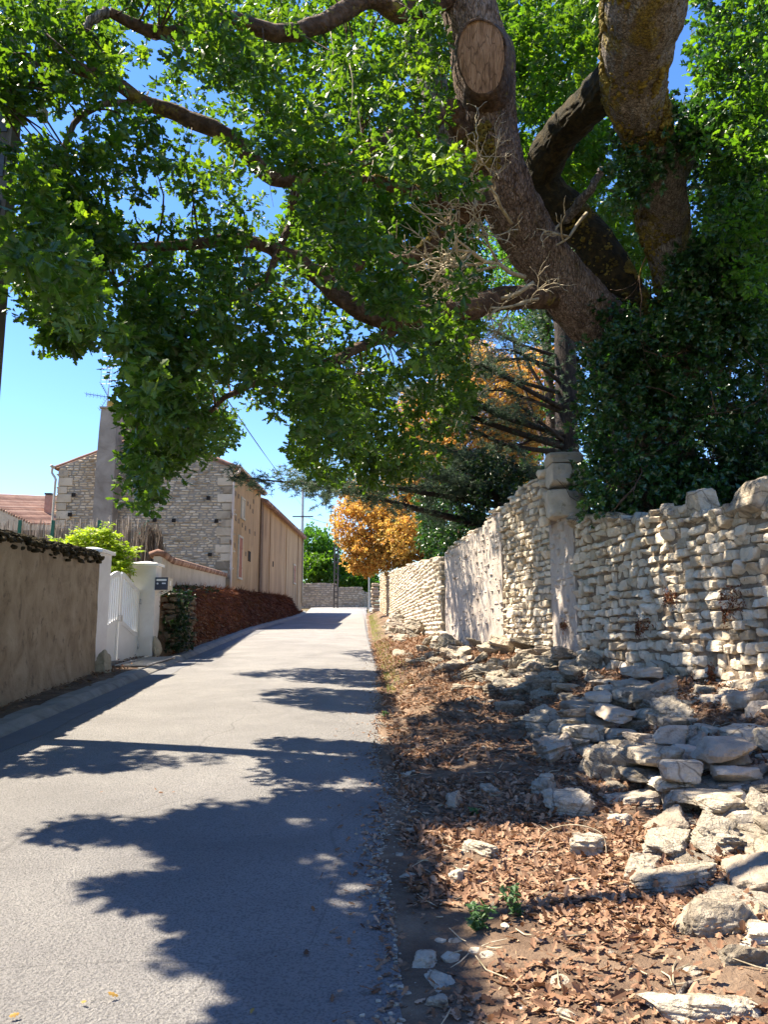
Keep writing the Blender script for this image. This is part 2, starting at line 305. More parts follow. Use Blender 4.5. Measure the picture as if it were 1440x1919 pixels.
def stone_wall(path, zb, zt, side, ch, sl, depth=.26, gap=.012, proud=.035, n=4, seed=0, boxy=.25, tilt=.03, cuts=5, p=9, ragged=.0, rough=0, jit=.0):
    """path: plan polyline of the FACE; zb(x,y)/zt(x,y) functions; side=+1 if the face looks to the left of the path direction"""
    r = np.random.default_rng(seed); L = path_at(path, np.array([0.]))[3]
    ss = np.linspace(0, L, 200); x, y, t, _ = path_at(path, ss); lo = min(zb(a, b) for a, b in zip(x, y)); hi = max(zt(a, b) for a, b in zip(x, y))
    C_, D_, A_ = [], [], []
    z = lo
    while z < hi + .1:
        h = r.uniform(*ch); s = -r.uniform(0, sl[1])
        while s < L:
            w = r.uniform(*sl) * (1.35 if r.random() < .15 else 1); c = s + w / 2
            if 0 <= c <= L:
                px, py, tt, _ = path_at(path, np.array([c])); px, py, tt = px[0], py[0], tt[0]
                top = zt(px, py) + r.normal(0, ragged)
                if zb(px, py) - h < z and z + h * .6 < top:
                    nx = np.array([-tt[1], tt[0], 0]) * side; hh = h * r.uniform(.86 - jit, 1.02 + jit * .5)
                    off = r.uniform(-.6, 1) * proud; a = r.normal(0, tilt); T = np.array([tt[0], tt[1], a]); T /= np.linalg.norm(T); U = np.cross(T, nx) * (1 if np.cross(T, nx)[2] > 0 else -1)
                    C_.append(np.array([px, py, z + h / 2 + r.normal(0, .006) + r.normal(0, jit * h * .45) + .35 * jit * h * math.sin(3.1 * c + 5 * z)]) + nx * (off - depth / 2)); D_.append((w - gap, depth, hh - gap)); A_.append((T, nx, U))
            s += w
        z += h
    A_ = np.array(A_); det = np.linalg.det(A_); A_[det < 0, 1] *= -1
    return stones(C_, D_, A_, n=n, seed=seed, boxy=boxy, cuts=cuts, p=p, rough=rough)
def wall_core(path, zb, zt, side, inset, thick, m, name, parent, zdrop=.05, step=.5, extra=0):
    L = path_at(path, np.array([0.]))[3]; ss = np.linspace(0, L, max(2, int(L / step) + 1)); x, y, t, _ = path_at(path, ss)
    nx = np.stack([-t[:, 1], t[:, 0]], 1) * side; F0 = np.stack([x, y], 1) - nx * inset; B0 = F0 - nx * thick
    z0 = np.array([zb(a, b) for a, b in zip(x, y)]) - .2; z1 = np.array([zt(a, b) for a, b in zip(x, y)]) - zdrop; n = len(ss)
    V = np.concatenate([np.c_[F0, z0], np.c_[F0, z1], np.c_[B0, z1], np.c_[B0, z0]]); Q = []
    for i in range(n - 1):
        for k in range(4): a = k * n; b = ((k + 1) % 4) * n; Q.append([a + i, a + i + 1, b + i + 1, b + i])
    Q += [[0, n, 2 * n, 3 * n], [n - 1, 4 * n - 1, 3 * n - 1, 2 * n - 1]]
    return mesh(name, V, np.array(Q), m, parent)

# ---------------------------------------------------------------- terrain profile
def zr(y): return np.interp(y, [-200, -15, 0, 45, 54, 64, 75, 3000], [-3, -.84, 0, 2.52, 3.02, 3.9, 4.2, 4.2])
XLy = [-30, 0, 8.3, 17, 33, 49, 64, 80]; XLx = [-3.9, -4.0, -4.27, -4.74, -5.55, -5.6, -6.2, -6.8]
XRy = [-30, 0, 3, 5, 8, 15, 25, 50, 64, 80]; XRx = [.3, .15, .1, .06, 0, -.12, -.46, -1.1, -1.5, -1.9]
def xL(y): return np.interp(y, XLy, XLx)
def xR(y): return np.interp(y, XRy, XRx)
WALLP = [(4.45, 1.0), (3.6, 7.0), (2.95, 11.6), (2.80, 12.6), (1.45, 18.5), (1.22, 20.0), (-.3, 52.0)]
def xW(y): return np.interp(y, [p[1] for p in WALLP], [p[0] for p in WALLP])
def hR(y): return np.interp(y, [0, 7, 9, 12.4, 18.5, 30, 52, 60], [.70, .68, .60, .48, .38, .32, .30, .1])
def sm(t): t = np.clip(t, 0, 1); return t * t * (3 - 2 * t)
def gR(x, y):
    """right verge"""
    x = np.asarray(x, float); y = np.asarray(y, float)
    t = (x - xR(y)) / (xW(y) - xR(y)); near = 1 - sm((y - 9) / 5)
    a = .30 * t + .70 * sm((t - .56) / .40); b = sm(t)
    h = hR(y) * (near * a + (1 - near) * b)
    P = np.stack(np.broadcast_arrays(x, y), -1)
    bump = (.035 * sn(P, 1.4, 5) + .016 * sn(P, 6, 6)) * sm(t * 5) * 1.0 + .03 * sn(P, .8, 9) * sm(t * 3)
    gully = -.02 * np.exp(-((t - .07) / .05) ** 2) * sm((y - 3) / 3)
    ridge = .05 * np.sin(y * 5.2 + 2 * np.sin(y * 1.3) + x * 1.3) * np.exp(-((t - .25) / .2) ** 2) * sm((y - 6.5) / 3) * (1 - sm((y - 26) / 8))
    return zr(y) + h + bump + gully + ridge
def bankline(y): return np.interp(y, [18.4, 20, 34, 58], [-5.55, -5.72, -7.05, -6.2])
def hL(y): return np.interp(y, [18.2, 18.7, 20, 34, 46, 56, 60], [.1, 1.5, 1.62, 1.66, 1.35, .95, .3])
def gL(x, y):
    x = np.asarray(x, float); y = np.asarray(y, float); P = np.stack(np.broadcast_arrays(x, y), -1)
    a = xL(y) - .42; b = bankline(y) + .25; t = (a - x) / np.maximum(a - b, .3)
    return zr(y) + .06 + (hL(y) - .06) * (sm(t) * .75 + .25 * np.clip(t, 0, 1)) + .03 * sn(P, 2.5, 3) * sm(t * 4) + np.clip(-(x - bankline(y)) - .3, 0, 8) * .0
def gG(x, y):
    """the wide ground under everything"""
    x = np.asarray(x, float); y = np.asarray(y, float)
    z = zr(y) - .10
    right = sm((x - xW(np.clip(y, 1, 52)) - .05) / .5) * (hR(y) + .1) * sm((y + 12) / 10) * (1 - sm((y - 53) / 4))
    left = sm((xL(y) - x - .4) / 1.3) * np.where(y > 18.4, hL(y) * .92, .16) * (1 - sm((y - 58) / 5)) * sm((y + 12) / 10)
    return z + np.where(x > xR(y), right, 0) + np.where(x < xL(y), left, 0)

def grid(xs, ys, f):
    X, Y = np.meshgrid(xs, ys); Z = f(X, Y); V = np.stack([X, Y, Z], -1).reshape(-1, 3); nx = len(xs); i = np.arange(len(ys) - 1)[:, None] * nx + np.arange(nx - 1)[None]
    return V, np.stack([i, i + 1, i + nx + 1, i + nx], -1).reshape(-1, 4)
def strip(x0, x1, ys, f, n, name, m, kind='structure', smooth=True):
    t = np.linspace(0, 1, n); Y = np.repeat(ys[:, None], n, 1); X = x0(ys)[:, None] * (1 - t) + x1(ys)[:, None] * t; Z = f(X, Y)
    V = np.stack([X, Y, Z], -1).reshape(-1, 3); i = np.arange(len(ys) - 1)[:, None] * n + np.arange(n - 1)[None]
    o = mesh(name, V, np.stack([i, i + 1, i + n + 1, i + n], -1).reshape(-1, 4), m, None, smooth)
    return tag(o, kind=kind)
xs = np.unique(np.concatenate([np.linspace(-30, 30, 101), -np.geomspace(30, 2500, 20), np.geomspace(30, 2500, 20)]))
ys = np.unique(np.concatenate([np.linspace(-20, 90, 166), -np.geomspace(20, 300, 8), np.geomspace(90, 2500, 20)]))
V, F = grid(xs, ys, gG); tag(mesh('ground', V, F, M['ground'], None, True), kind='structure')
def crown(X, Y): # light camber of the road
    c = (xL(Y) + xR(Y)) / 2; return zr(Y) + .03 * (1 - ((X - c) / 2.3) ** 2)
def xRw(y): y = np.asarray(y, float); q = np.stack([y, y * 0], -1); return xR(y) + .06 * sn(q, .9, 71) + .045 * sn(q, 4.0, 72, 4) + .02 * sn(q, 17, 73)
strip(lambda y: xL(y), xRw, np.concatenate([np.arange(-12, 0, .2), np.arange(0, 14, .03), np.arange(14, 20, .08), np.arange(20, 70, .3)]), crown, 24, 'road', M['asphalt'])
V, F = grid(np.linspace(-1.2, 30, 20), np.linspace(58.5, 64.4, 8), lambda X, Y: zr(Y) + .004 + 0 * X); tag(mesh('side_road', V, F, M['asphalt']), kind='structure')
strip(lambda y: xL(y) + .02, lambda y: xL(y) + .42 + .03 * np.sin(y * 3), np.arange(2, 40, .3), lambda X, Y: crown(X, Y) + .005, 4, 'gutter_strip', M['patch'])
strip(lambda y: xRw(y) - .12, lambda y: xW(y) + .25, np.concatenate([np.arange(-3, 14, .045), np.arange(14, 30, .09), np.arange(30, 56, .25)]), lambda X, Y: gR(X, Y) - .035 * (1 - sm((X - xRw(Y) + .11) / .08)) + .012 * sm((X - xRw(Y) + .08) / .1), 80, 'verge', M['soil'])
strip(lambda y: bankline(y) - .35, lambda y: xL(y) - .38, np.arange(18.0, 60, .15), gL, 26, 'bank', M['soil'])
strip(lambda y: 0 * y - 5.75, lambda y: xL(y) - .3, np.arange(-8, 19.0, .1), lambda X, Y: zr(Y) + .09 + .015 * sn(np.stack([X, Y], -1), 5, 2), 14, 'path', M['soil'])
# kerb: a long low concrete profile
ky = np.arange(-8, 58, .25); kb = MB(); off = [(-.36, -.1), (-.36, .095), (-.13, .10), (-.10, .09), (.0, .03), (.02, .0), (.02, -.1)]
KV = np.stack([np.stack([xL(ky) + a, ky, zr(ky) + b + .006 * np.sin(ky * 4)], -1) for a, b in off], 1).reshape(-1, 3); k = len(off); i = np.arange(len(ky) - 1)[:, None] * k + np.arange(k - 1)[None]
tag(mesh('kerb', KV, np.stack([i, i + 1, i + k + 1, i + k], -1).reshape(-1, 4), M['concrete']), kind='structure')
for q in (-7, -1, 6): pass

# ---------------------------------------------------------------- right-hand walls
def zb_(x, y): return float(gR(np.array(min(x, xW(y) - .02)), np.array(y))) - .12
TY = [1, 5, 7, 9, 11.6, 12.0]; TZ = [2.3, 2.6, 2.78, 3.02, 3.38, 3.46]
def ztA(x, y): return float(np.interp(y, TY, TZ) + .03 * math.sin(y * 3.1) + .02 * math.sin(y * 7.7))
def ztB(x, y): return float(np.interp(y, [12.6, 13.0, 14, 16, 18.5], [4.38, 4.42, 4.25, 3.88, 3.58]) + .03 * math.sin(y * 5))
def ztC(x, y): return float(np.interp(y, [18.5, 20.5, 30, 52], [3.58, 3.68, 4.28, 5.72]) + .02 * math.sin(y * 2.3))
r_ = empty('dry_stone_wall', (4.0, 5, .8), 'near stretch of pale dry stone wall right of the tall corner pillar, topped with big loose rocks', 'wall')
pA = [WALLP[0], WALLP[1], WALLP[2]]
V, F, T = stone_wall(pA, zb_, ztA, 1, (.085, .15), (.11, .27), depth=.3, gap=-.008, proud=.028, n=9, seed=3, boxy=.30, tilt=.06, cuts=8, p=26, ragged=.03, rough=.05, jit=.14)
mesh('stonework', V, F, M['lime'], r_, 2, T)
wall_core(pA, zb_, ztA, 1, .055, .42, M['mortar'], 'core', r_)
# big loose cap rocks along the top
caps = [(1420, 985, .62, .34, -20), (1305, 960, .36, .30, 12), (1245, 955, .26, .20, 0), (1380, 1020, .2, .2, 0), (1205, 965, .22, .12, 10), (1160, 970, .24, .11, -8), (1120, 975, .2, .1, 5), (1090, 972, .2, .12, 0), (1350, 965, .3, .16, 14), (1275, 945, .25, .12, -10)]
for k_, (u, v, w, h, a) in enumerate(caps):
    kx = (u - 720) / FPX; yy = next(y for y in np.arange(3, 13, .02) if xW(y) + .05 < kx * y * 1.0)
    z = ztA(0, yy) + h * .30; A = Matrix.Rotation(math.radians(a), 3, 'Y') @ Matrix.Rotation(.13 * k_, 3, 'Z')
    V, F, T = stones([[xW(yy) + .14, yy, z]], [[w * .8, w * 1.1, h]], np.array(A)[None], n=14, seed=40 + k_, boxy=.5, cuts=10, p=26, rough=.06)
    mesh('cap_rock', V, F, M['rock'], r_, 2, T)
# long continuous cap course
rr = np.random.default_rng(8); cc, dd, aa = [], [], []
y = 2.0
while y < 11.6:
    w = rr.uniform(.18, .42); h = rr.uniform(.09, .18)
    for q in (.08, .30): 
        A = Matrix.Rotation(rr.normal(0, .18), 3, 'X') @ Matrix.Rotation(rr.uniform(-.4, .4), 3, 'Z')
        cc.append((xW(y) + q, y + w / 2, ztA(0, y) + h * .25)); dd.append((rr.uniform(.22, .34), w, h * rr.uniform(.8, 1.2))); aa.append(np.array(A))
    y += w
V, F, T = stones(cc, dd, aa, n=6, seed=9, boxy=.5, cuts=9, p=24, rough=.06); mesh('cap_course', V, F, M['rock'], r_, 2, T)

r_ = empty('stone_pillar', (3.0, 12.1, 1), 'tall squared pillar of big mossy ashlar blocks standing above both wall stretches', 'pillar')
pb = MB(); blocks = [(2.60, .0, 3.50, .62, .52), (2.60, .62, 3.50, .0, 0)]
B = [((3.02, 12.15, 3.73), (.62, .62, .54)), ((2.88, 12.10, 4.18), (.34, .62, .36)), ((3.20, 12.12, 4.18), (.27, .60, .36)), ((2.98, 12.15, 4.47), (.60, .62, .20))]
V, F, T = stones([b[0] for b in B], [b[1] for b in B], np.repeat(np.eye(3)[None], 4, 0), n=14, seed=5, boxy=.16, cuts=8, p=22, rough=.05, depthmin=.72)
mesh('blocks', V, F, M['ashlar'], r_, 2, T)
B = [((2.70, 12.42, 3.5 + i * .16), (.16, .24, .15)) for i in range(6)]
V, F, T = stones([b[0] for b in B], [b[1] for b in B], np.repeat(np.eye(3)[None], 6, 0), n=6, seed=6, boxy=.3, cuts=5, p=10); mesh('edge_stones', V, F, M['lime'], r_, True, T)
V, F, T = stone_wall([(2.95, 11.6), (2.80, 12.6)], zb_, lambda x, y: 3.5, 1, (.10, .16), (.14, .28), depth=.3, gap=.0, proud=.012, n=6, seed=77, boxy=.2, rough=.05); mesh('plastered_foot', V, F, M['plaster'], r_, True, T)
wall_core([(2.95, 11.6), (2.80, 12.6)], zb_, lambda x, y: 3.5, 1, .015, .5, M['plaster'], 'core', r_)

r_ = empty('garden_wall', (2.2, 15, 1.2), 'high middle stretch of the stone wall just past the pillar, half covered in crumbling plaster', 'wall')
pB1 = [(2.80, 12.6), (2.32, 14.7)]; pB2 = [(2.32, 14.7), (1.45, 18.5)]
V, F, T = stone_wall(pB1, zb_, ztB, 1, (.09, .14), (.12, .27), depth=.28, gap=.002, proud=.03, n=6, seed=13, boxy=.3, p=22, ragged=.03, rough=.05, jit=.1); mesh('stonework', V, F, M['lime'], r_, 2, T)
wall_core(pB1, zb_, ztB, 1, .05, .42, M['mortarl'], 'core', r_)
V, F, T = stone_wall(pB2, zb_, ztB, 1, (.09, .14), (.12, .27), depth=.28, gap=.03, proud=.018, n=4, seed=14, boxy=.3, ragged=.02); mesh('plastered_stonework', V, F, M['plaster'], r_, True, T)
wall_core(pB2, zb_, ztB, 1, .004, .42, M['plaster'], 'core', r_, step=.3)
V, F, T = stone_wall([(2.85, 12.6), (1.5, 18.5)], lambda x, y: ztB(x, y) - .02, lambda x, y: ztB(x, y) + .12, 1, (.08, .13), (.14, .3), depth=.4, n=4, seed=15, boxy=.4, ragged=.05, cuts=8); mesh('cap_course', V, F, M['lime'], r_, False, T)
r_ = empty('boundary_wall', (.8, 26, 1.8), 'long far stretch of sunlit rubble wall running up the lane to the bend', 'wall')
pC = [(1.36, 18.35), (1.22, 20.0), (-.3, 52.0)]
V, F, T = stone_wall(pC, zb_, ztC, 1, (.09, .14), (.14, .32), depth=.28, gap=.008, proud=.03, n=3, seed=21, boxy=.3, ragged=.03, cuts=4); mesh('stonework', V, F, M['lime'], r_, True, T)
wall_core(pC, zb_, ztC, 1, .05, .42, M['mortarl'], 'core', r_)

# far wall closing the view, three stretches
def zB(x, y): return 3.7
for i, (pa, top, lab) in enumerate([([(-11.5, 66.0), (-4.05, 66.0)], 6.15, 'rubble stone wall at the end of the lane, left of the concrete pole'), ([(-4.05, 66.0), (-2.0, 66.8)], 5.85, 'middle piece of the end wall just right of the concrete pole'), ([(-2.0, 66.8), (-.9, 69.5)], 5.5, 'short receding piece of the end wall beside the thin white post')]):
    r_ = empty('end_wall', (pa[0][0], pa[0][1], 3.9), lab, 'wall')
    f = lambda x, y, t=top: t + .05 * math.sin(x * 2)
    V, F, T = stone_wall(pa, zB, f, -1, (.13, .2), (.3, .55), depth=.25, gap=.02, proud=.03, n=2, seed=31 + i, boxy=.2, cuts=3); mesh('stonework', V, F, M['limerust'], r_, False, T)
    wall_core(pa, zB, f, -1, .06, .4, M['mortarl'], 'core', r_)
r_ = empty('gate_pier', (-.62, 53, 3), 'small brownish stone pier at the far end of the right wall', 'pillar')
cc = [(-.62 + .02 * (k % 2), 53.0, 3.1 + .25 * k) for k in range(9)]
V, F, T = stones(cc, [(.62, .6, .24)] * 9, np.repeat(np.eye(3)[None], 9, 0), n=4, seed=3, boxy=.15, cuts=2, p=16); mesh('blocks', V, F, M['limerust'], r_, True, T)

# ---------------------------------------------------------------- leaf templates and foliage
def leaf_t(st):
    """st = list of (along, half width); folded along the midrib"""
    V = []; F = []
    for a, w in st: V += [(-w, a, -w * .35), (0, a, 0), (w, a, -w * .35)]
    for i in range(len(st) - 1):
        b = 3 * i; F += [[b, b + 1, b + 4, b + 3], [b + 1, b + 2, b + 5, b + 4]]
    V = np.array(V, float); V[:, 2] += -.18 * V[:, 1] ** 2
    return V, np.array(F)
OAK = leaf_t([(0, .012), (.13, .03), (.25, .17), (.34, .09), (.47, .27), (.57, .14), (.72, .30), (.82, .15), (.93, .14), (1, .02)])
SIMPLE = leaf_t([(0, .02), (.45, .28), (1, .02)])
IVY = leaf_t([(0, .03), (.08, .34), (.34, .24), (.45, .42), (.62, .2), (1, .01)])
BLADE = (np.array([(-.5, 0, 0), (.5, 0, 0), (0, 1, 0)], float), np.array([[0, 1, 2]]))
def frames(nrm, ax):
    nrm = nrm / (np.linalg.norm(nrm, axis=1)[:, None] + 1e-9); ax = ax - (ax * nrm).sum(1)[:, None] * nrm; ax /= np.linalg.norm(ax, axis=1)[:, None] + 1e-9
    return np.stack([np.cross(ax, nrm), ax, nrm], 1)
def place(tmpl, P, Fr, size, tone, wid=1.0):
    T, F = tmpl; n = len(T); Tn = T * np.array([wid, 1, 1])
    V = np.einsum('mi,nij->nmj', Tn, Fr) * np.asarray(size).reshape(-1, 1, 1) + P[:, None]
    return V.reshape(-1, 3), (F[None] + (np.arange(len(P)) * n)[:, None, None]).reshape(-1, F.shape[1]), np.repeat(tone, n)
def clump_leaves(cen, per, R, size, tmpl, r, up=1.0, flat=.7, wid=1.0):
    """leaf sprays: each clump is a few little rosettes of leaves"""
    n = len(cen); R = np.broadcast_to(R, (n,))
    ros = max(1, per // 6); c = np.repeat(cen, ros, 0); rr = np.repeat(R, ros)
    d = r.normal(size=(len(c), 3)); d /= np.linalg.norm(d, axis=1)[:, None]; rad = rr * r.uniform(.15, 1, len(c)) ** .6
    rc = c + d * rad[:, None] * np.array([1, 1, flat]); lp = np.repeat(rc, 6, 0); ct = np.repeat(r.normal(0, .15, n), ros * 6)
    ax = r.normal(size=(len(lp), 3)) + np.repeat(d, 6, 0) * .9; ax[:, 2] -= .15
    nr = r.normal(size=(len(lp), 3)) * .75; nr[:, 2] += up
    ax /= np.linalg.norm(ax, axis=1)[:, None]
    P = lp + ax * r.uniform(0, .03, len(lp))[:, None] + r.normal(0, .012, lp.shape)
    tone = np.clip(r.normal(.45, .22, len(lp)) + ct, 0, 1)
    return place(tmpl, P, frames(nr, ax), r.uniform(.65, 1.2, len(lp)) * size, tone, wid), rc
def samp_poly(poly, n, r):
    P = np.array(poly); lo = P.min(0); hi = P.max(0); out = []
    while len(out) < n:
        q = r.uniform(lo, hi, (n * 2, 2)); k = inpoly(q[:, 0], q[:, 1], poly); out += list(q[k])
    return np.array(out[:n])
# shade on the road: where it may fall (in photograph pixels, on the road plane)
SHADE = [[(-60, 1470), (70, 1425), (140, 1395), (330, 1400), (440, 1388), (720, 1400), (790, 1500), (800, 1960), (540, 1960), (520, 1880), (570, 1850), (480, 1810), (380, 1788), (440, 1765), (470, 1745), (430, 1735), (390, 1725), (225, 1675), (330, 1652), (430, 1648), (350, 1590), (110, 1575), (200, 1520), (120, 1492), (-20, 1475)],
         [(440, 1266), (560, 1254), (720, 1258), (720, 1290), (610, 1282), (520, 1274)], [(470, 1308), (560, 1292), (720, 1298), (725, 1338), (600, 1332), (540, 1322)], [(640, 1222), (700, 1216), (700, 1244)]]
HOLES = [[(470, 1400), (700, 1412), (700, 1440), (560, 1430)], [(520, 1600), (620, 1590), (700, 1615), (700, 1640), (560, 1635)], [(540, 1470), (620, 1460), (620, 1482), (550, 1484)], [(400, 1640), (490, 1650), (500, 1680), (430, 1690)], [(590, 1760), (660, 1765), (650, 1800), (600, 1790)], [(560, 1680), (650, 1690), (650, 1710), (560, 1715)], [(530, 1545), (600, 1548), (600, 1560), (530, 1560)]]
def landing(P):
    P = np.atleast_2d(P); h = P[:, 2] - zr(P[:, 1])
    for _ in range(3): x = P[:, 0] + SX * h; y = P[:, 1] + SY * h; h = P[:, 2] - zr(y)
    return x, y
def shadow_ok(P, holes=True):
    x, y = landing(P); road = (x > xL(y) - .6) & (x < xR(y) + .25) & (y > 1.2)
    u, v = proj(np.stack([x, y, zr(y)], 1)); s = np.zeros(len(x), bool)
    for p in SHADE: s |= inpoly(u, v, p)
    if holes:
        for p in HOLES: s &= ~inpoly(u, v, p)
    return ~road | s
LIT = np.array([W(*p) for p in [(1140, 60, 7.2), (1150, 120, 7.8), (1170, 180, 8.3), (1190, 220, 8.8), (1230, 420, 10.1), (1250, 340, 9.9), (1280, 290, 9.8), (1250, 460, 10.3), (1120, 470, 11.2), (1160, 540, 11.3), (1190, 590, 11.4), (940, 350, 10), (990, 440, 10.4), (1040, 520, 10.8), (1090, 590, 11), (900, 270, 9.7), (790, 355, 9.9), (700, 330, 9.6)]])
SUNV = np.array([-SX, -SY, 1.]); SUNV /= np.linalg.norm(SUNV)
def open_to_sun(P, seed=3):
    d = P[:, None] - LIT[None]; a = (d * SUNV).sum(-1); e = np.linalg.norm(d - a[..., None] * SUNV, axis=-1); hit = ((a > .3) & (e < .42)).any(1); return P[~(hit & (np.random.default_rng(seed).random(len(P)) < .85))]
def fill(poly, n, Y0, Y1, r, holes=True, tries=14):
    q = samp_poly(poly, n, r); out = []
    done = np.zeros(n, bool); P = np.zeros((n, 3))
    for _ in range(tries):
        Y = r.uniform(Y0, Y1, n); c = np.array([W(a, b, y) for (a, b), y in zip(q, Y)]); ok = shadow_ok(c, holes) & ~done; P[ok] = c[ok]; done |= ok
    return P[done]

# ---------------------------------------------------------------- the great oak
def limb(pts, r0, r1, k=5):
    """pts = (u, v, Y) in photograph pixels and metres up the lane"""
    P = np.array([W(*p) for p in pts]); return smoothpath(P, np.linspace(r0, r1, len(P)), k)
def wig(P, a, seed):
    r = np.random.default_rng(seed); n = len(P); q = r.normal(0, a, (n, 3)); q[0] = 0; q[1:-1] = (q[:-2] + q[1:-1] + q[2:]) / 2; return P + q
oak = empty('oak_tree', W(1240, 960, 12.2) * np.array([1, 1, 0]) + np.array([0, 0, 1.2]), 'huge old oak leaning over the lane from behind the wall, with an oval sawn scar', 'tree')
tr = [(1250, 1080, 12.6), (1235, 900, 12.4), (1200, 740, 12), (1150, 640, 11.6), (1080, 560, 11.2), (1000, 460, 10.8), (945, 350, 10.4), (915, 240, 10.1), (905, 120, 9.8), (870, -20, 9.5), (840, -160, 9.2), (780, -330, 8.8)]
P = np.array([W(*p) for p in tr]); P, R = smoothpath(P, [.75, .66, .58, .47, .43, .40, .40, .42, .44, .36, .3, .2], 26)
V, F = tube(P, R, 150, .045, 3, .030); mesh('trunk', V, F, M['bark'], oak, True)
# scar: collar and sawn face
c = W(903, 108, 9.22); nrm = np.array([-.18, -.93, -.30]); nrm /= np.linalg.norm(nrm); upv = np.array([-.05, .0, 1.]); upv -= upv @ nrm * nrm; upv /= np.linalg.norm(upv); sd = np.cross(upv, nrm)
an = np.linspace(0, 2 * PI, 40, endpoint=False)
def oval(rx, ry, d): return c + nrm * d + np.cos(an)[:, None] * rx * sd * (1 + .04 * np.sin(3 * an))[:, None] + np.sin(an)[:, None] * ry * upv * (1 + .03 * np.cos(2 * an + 1))[:, None]
rings = [oval(.47, .74, -.5), oval(.40, .62, -.24), oval(.345, .535, -.03), oval(.325, .51, .025), oval(.305, .485, .02)]
V = np.concatenate(rings); n = 40; i = np.arange(4)[:, None] * n; j = np.arange(n)[None]; j2 = (j + 1) % n
V = V + .03 * sn(V, 6, 4)[:, None]
mesh('scar_collar', V, np.stack([i + j, i + j2, i + n + j2, i + n + j], -1).reshape(-1, 4), M['barkdark'], oak, True)
rg = [oval(.318 * t, .50 * t, .03 + .035 * (1 - t)) for t in (1, .8, .6, .4, .2)]; V = np.concatenate(rg + [(c + nrm * .06)[None]])
F3 = np.array([[4 * n + a, 4 * n + (a + 1) % n, 5 * n] for a in range(n)]); V = V + .008 * sn(V * np.array([3, 3, .6]), 7, 4)[:, None]
mesh('sawn_face', V, [np.stack([i + j, i + j2, i + n + j2, i + n + j], -1).reshape(-1, 4), F3], M['cutwood'], oak, True)
SK = []                                    # skeleton points for twigs
def add_limb(name, pts, r0, r1, m, k=6, nseg=14, rough=.08, seed=0):
    P, R = limb(pts, r0, r1, k if nseg < 24 else 7); P = wig(P, .018, seed)
    if nseg >= 24: P, R = smoothpath(P, R, 6)
    V, F = tube(P, R, nseg if nseg < 24 else 120, rough, seed, .028 if nseg >= 24 else 0); SK.append(P); return mesh(name, V, F, M[m], oak, True)
L = 'limb'
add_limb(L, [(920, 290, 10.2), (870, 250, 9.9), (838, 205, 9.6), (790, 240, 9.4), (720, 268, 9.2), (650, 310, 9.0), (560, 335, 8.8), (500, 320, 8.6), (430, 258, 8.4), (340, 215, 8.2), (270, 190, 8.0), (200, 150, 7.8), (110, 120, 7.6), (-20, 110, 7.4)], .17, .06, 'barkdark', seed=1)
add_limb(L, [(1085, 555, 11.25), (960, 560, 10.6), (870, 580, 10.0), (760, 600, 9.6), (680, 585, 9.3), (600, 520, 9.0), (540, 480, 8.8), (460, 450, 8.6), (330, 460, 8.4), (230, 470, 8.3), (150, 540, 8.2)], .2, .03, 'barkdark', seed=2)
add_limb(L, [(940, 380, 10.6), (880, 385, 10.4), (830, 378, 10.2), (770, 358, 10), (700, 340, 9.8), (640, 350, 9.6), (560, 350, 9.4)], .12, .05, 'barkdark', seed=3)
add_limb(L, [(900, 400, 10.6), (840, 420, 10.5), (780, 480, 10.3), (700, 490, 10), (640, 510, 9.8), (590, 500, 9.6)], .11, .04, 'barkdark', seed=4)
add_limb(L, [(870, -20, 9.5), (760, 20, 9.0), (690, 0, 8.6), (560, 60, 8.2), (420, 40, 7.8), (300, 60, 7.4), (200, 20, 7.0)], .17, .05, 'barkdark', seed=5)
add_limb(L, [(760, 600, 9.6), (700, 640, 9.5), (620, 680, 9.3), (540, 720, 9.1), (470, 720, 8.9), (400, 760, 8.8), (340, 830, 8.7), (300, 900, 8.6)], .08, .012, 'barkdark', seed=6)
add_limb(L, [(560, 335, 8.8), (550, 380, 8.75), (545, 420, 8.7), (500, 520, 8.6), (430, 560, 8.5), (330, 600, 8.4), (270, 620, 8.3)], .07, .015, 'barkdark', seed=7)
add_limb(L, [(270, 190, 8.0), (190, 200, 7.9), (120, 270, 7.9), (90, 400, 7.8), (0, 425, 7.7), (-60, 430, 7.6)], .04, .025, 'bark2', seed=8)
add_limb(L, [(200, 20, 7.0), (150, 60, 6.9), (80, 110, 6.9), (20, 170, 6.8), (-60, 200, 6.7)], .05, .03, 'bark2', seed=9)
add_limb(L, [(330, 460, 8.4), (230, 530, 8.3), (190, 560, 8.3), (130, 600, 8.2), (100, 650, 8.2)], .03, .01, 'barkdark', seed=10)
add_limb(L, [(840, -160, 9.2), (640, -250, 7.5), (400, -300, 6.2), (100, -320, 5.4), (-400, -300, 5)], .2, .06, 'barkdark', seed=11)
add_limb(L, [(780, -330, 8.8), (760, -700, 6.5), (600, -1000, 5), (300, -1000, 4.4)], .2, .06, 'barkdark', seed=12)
add_limb('stem', [(790, -60, 10.6), (780, 40, 10.8), (800, 120, 11), (830, 220, 11.2), (880, 300, 11.3)], .22, .24, 'bark2', nseg=24, seed=14)
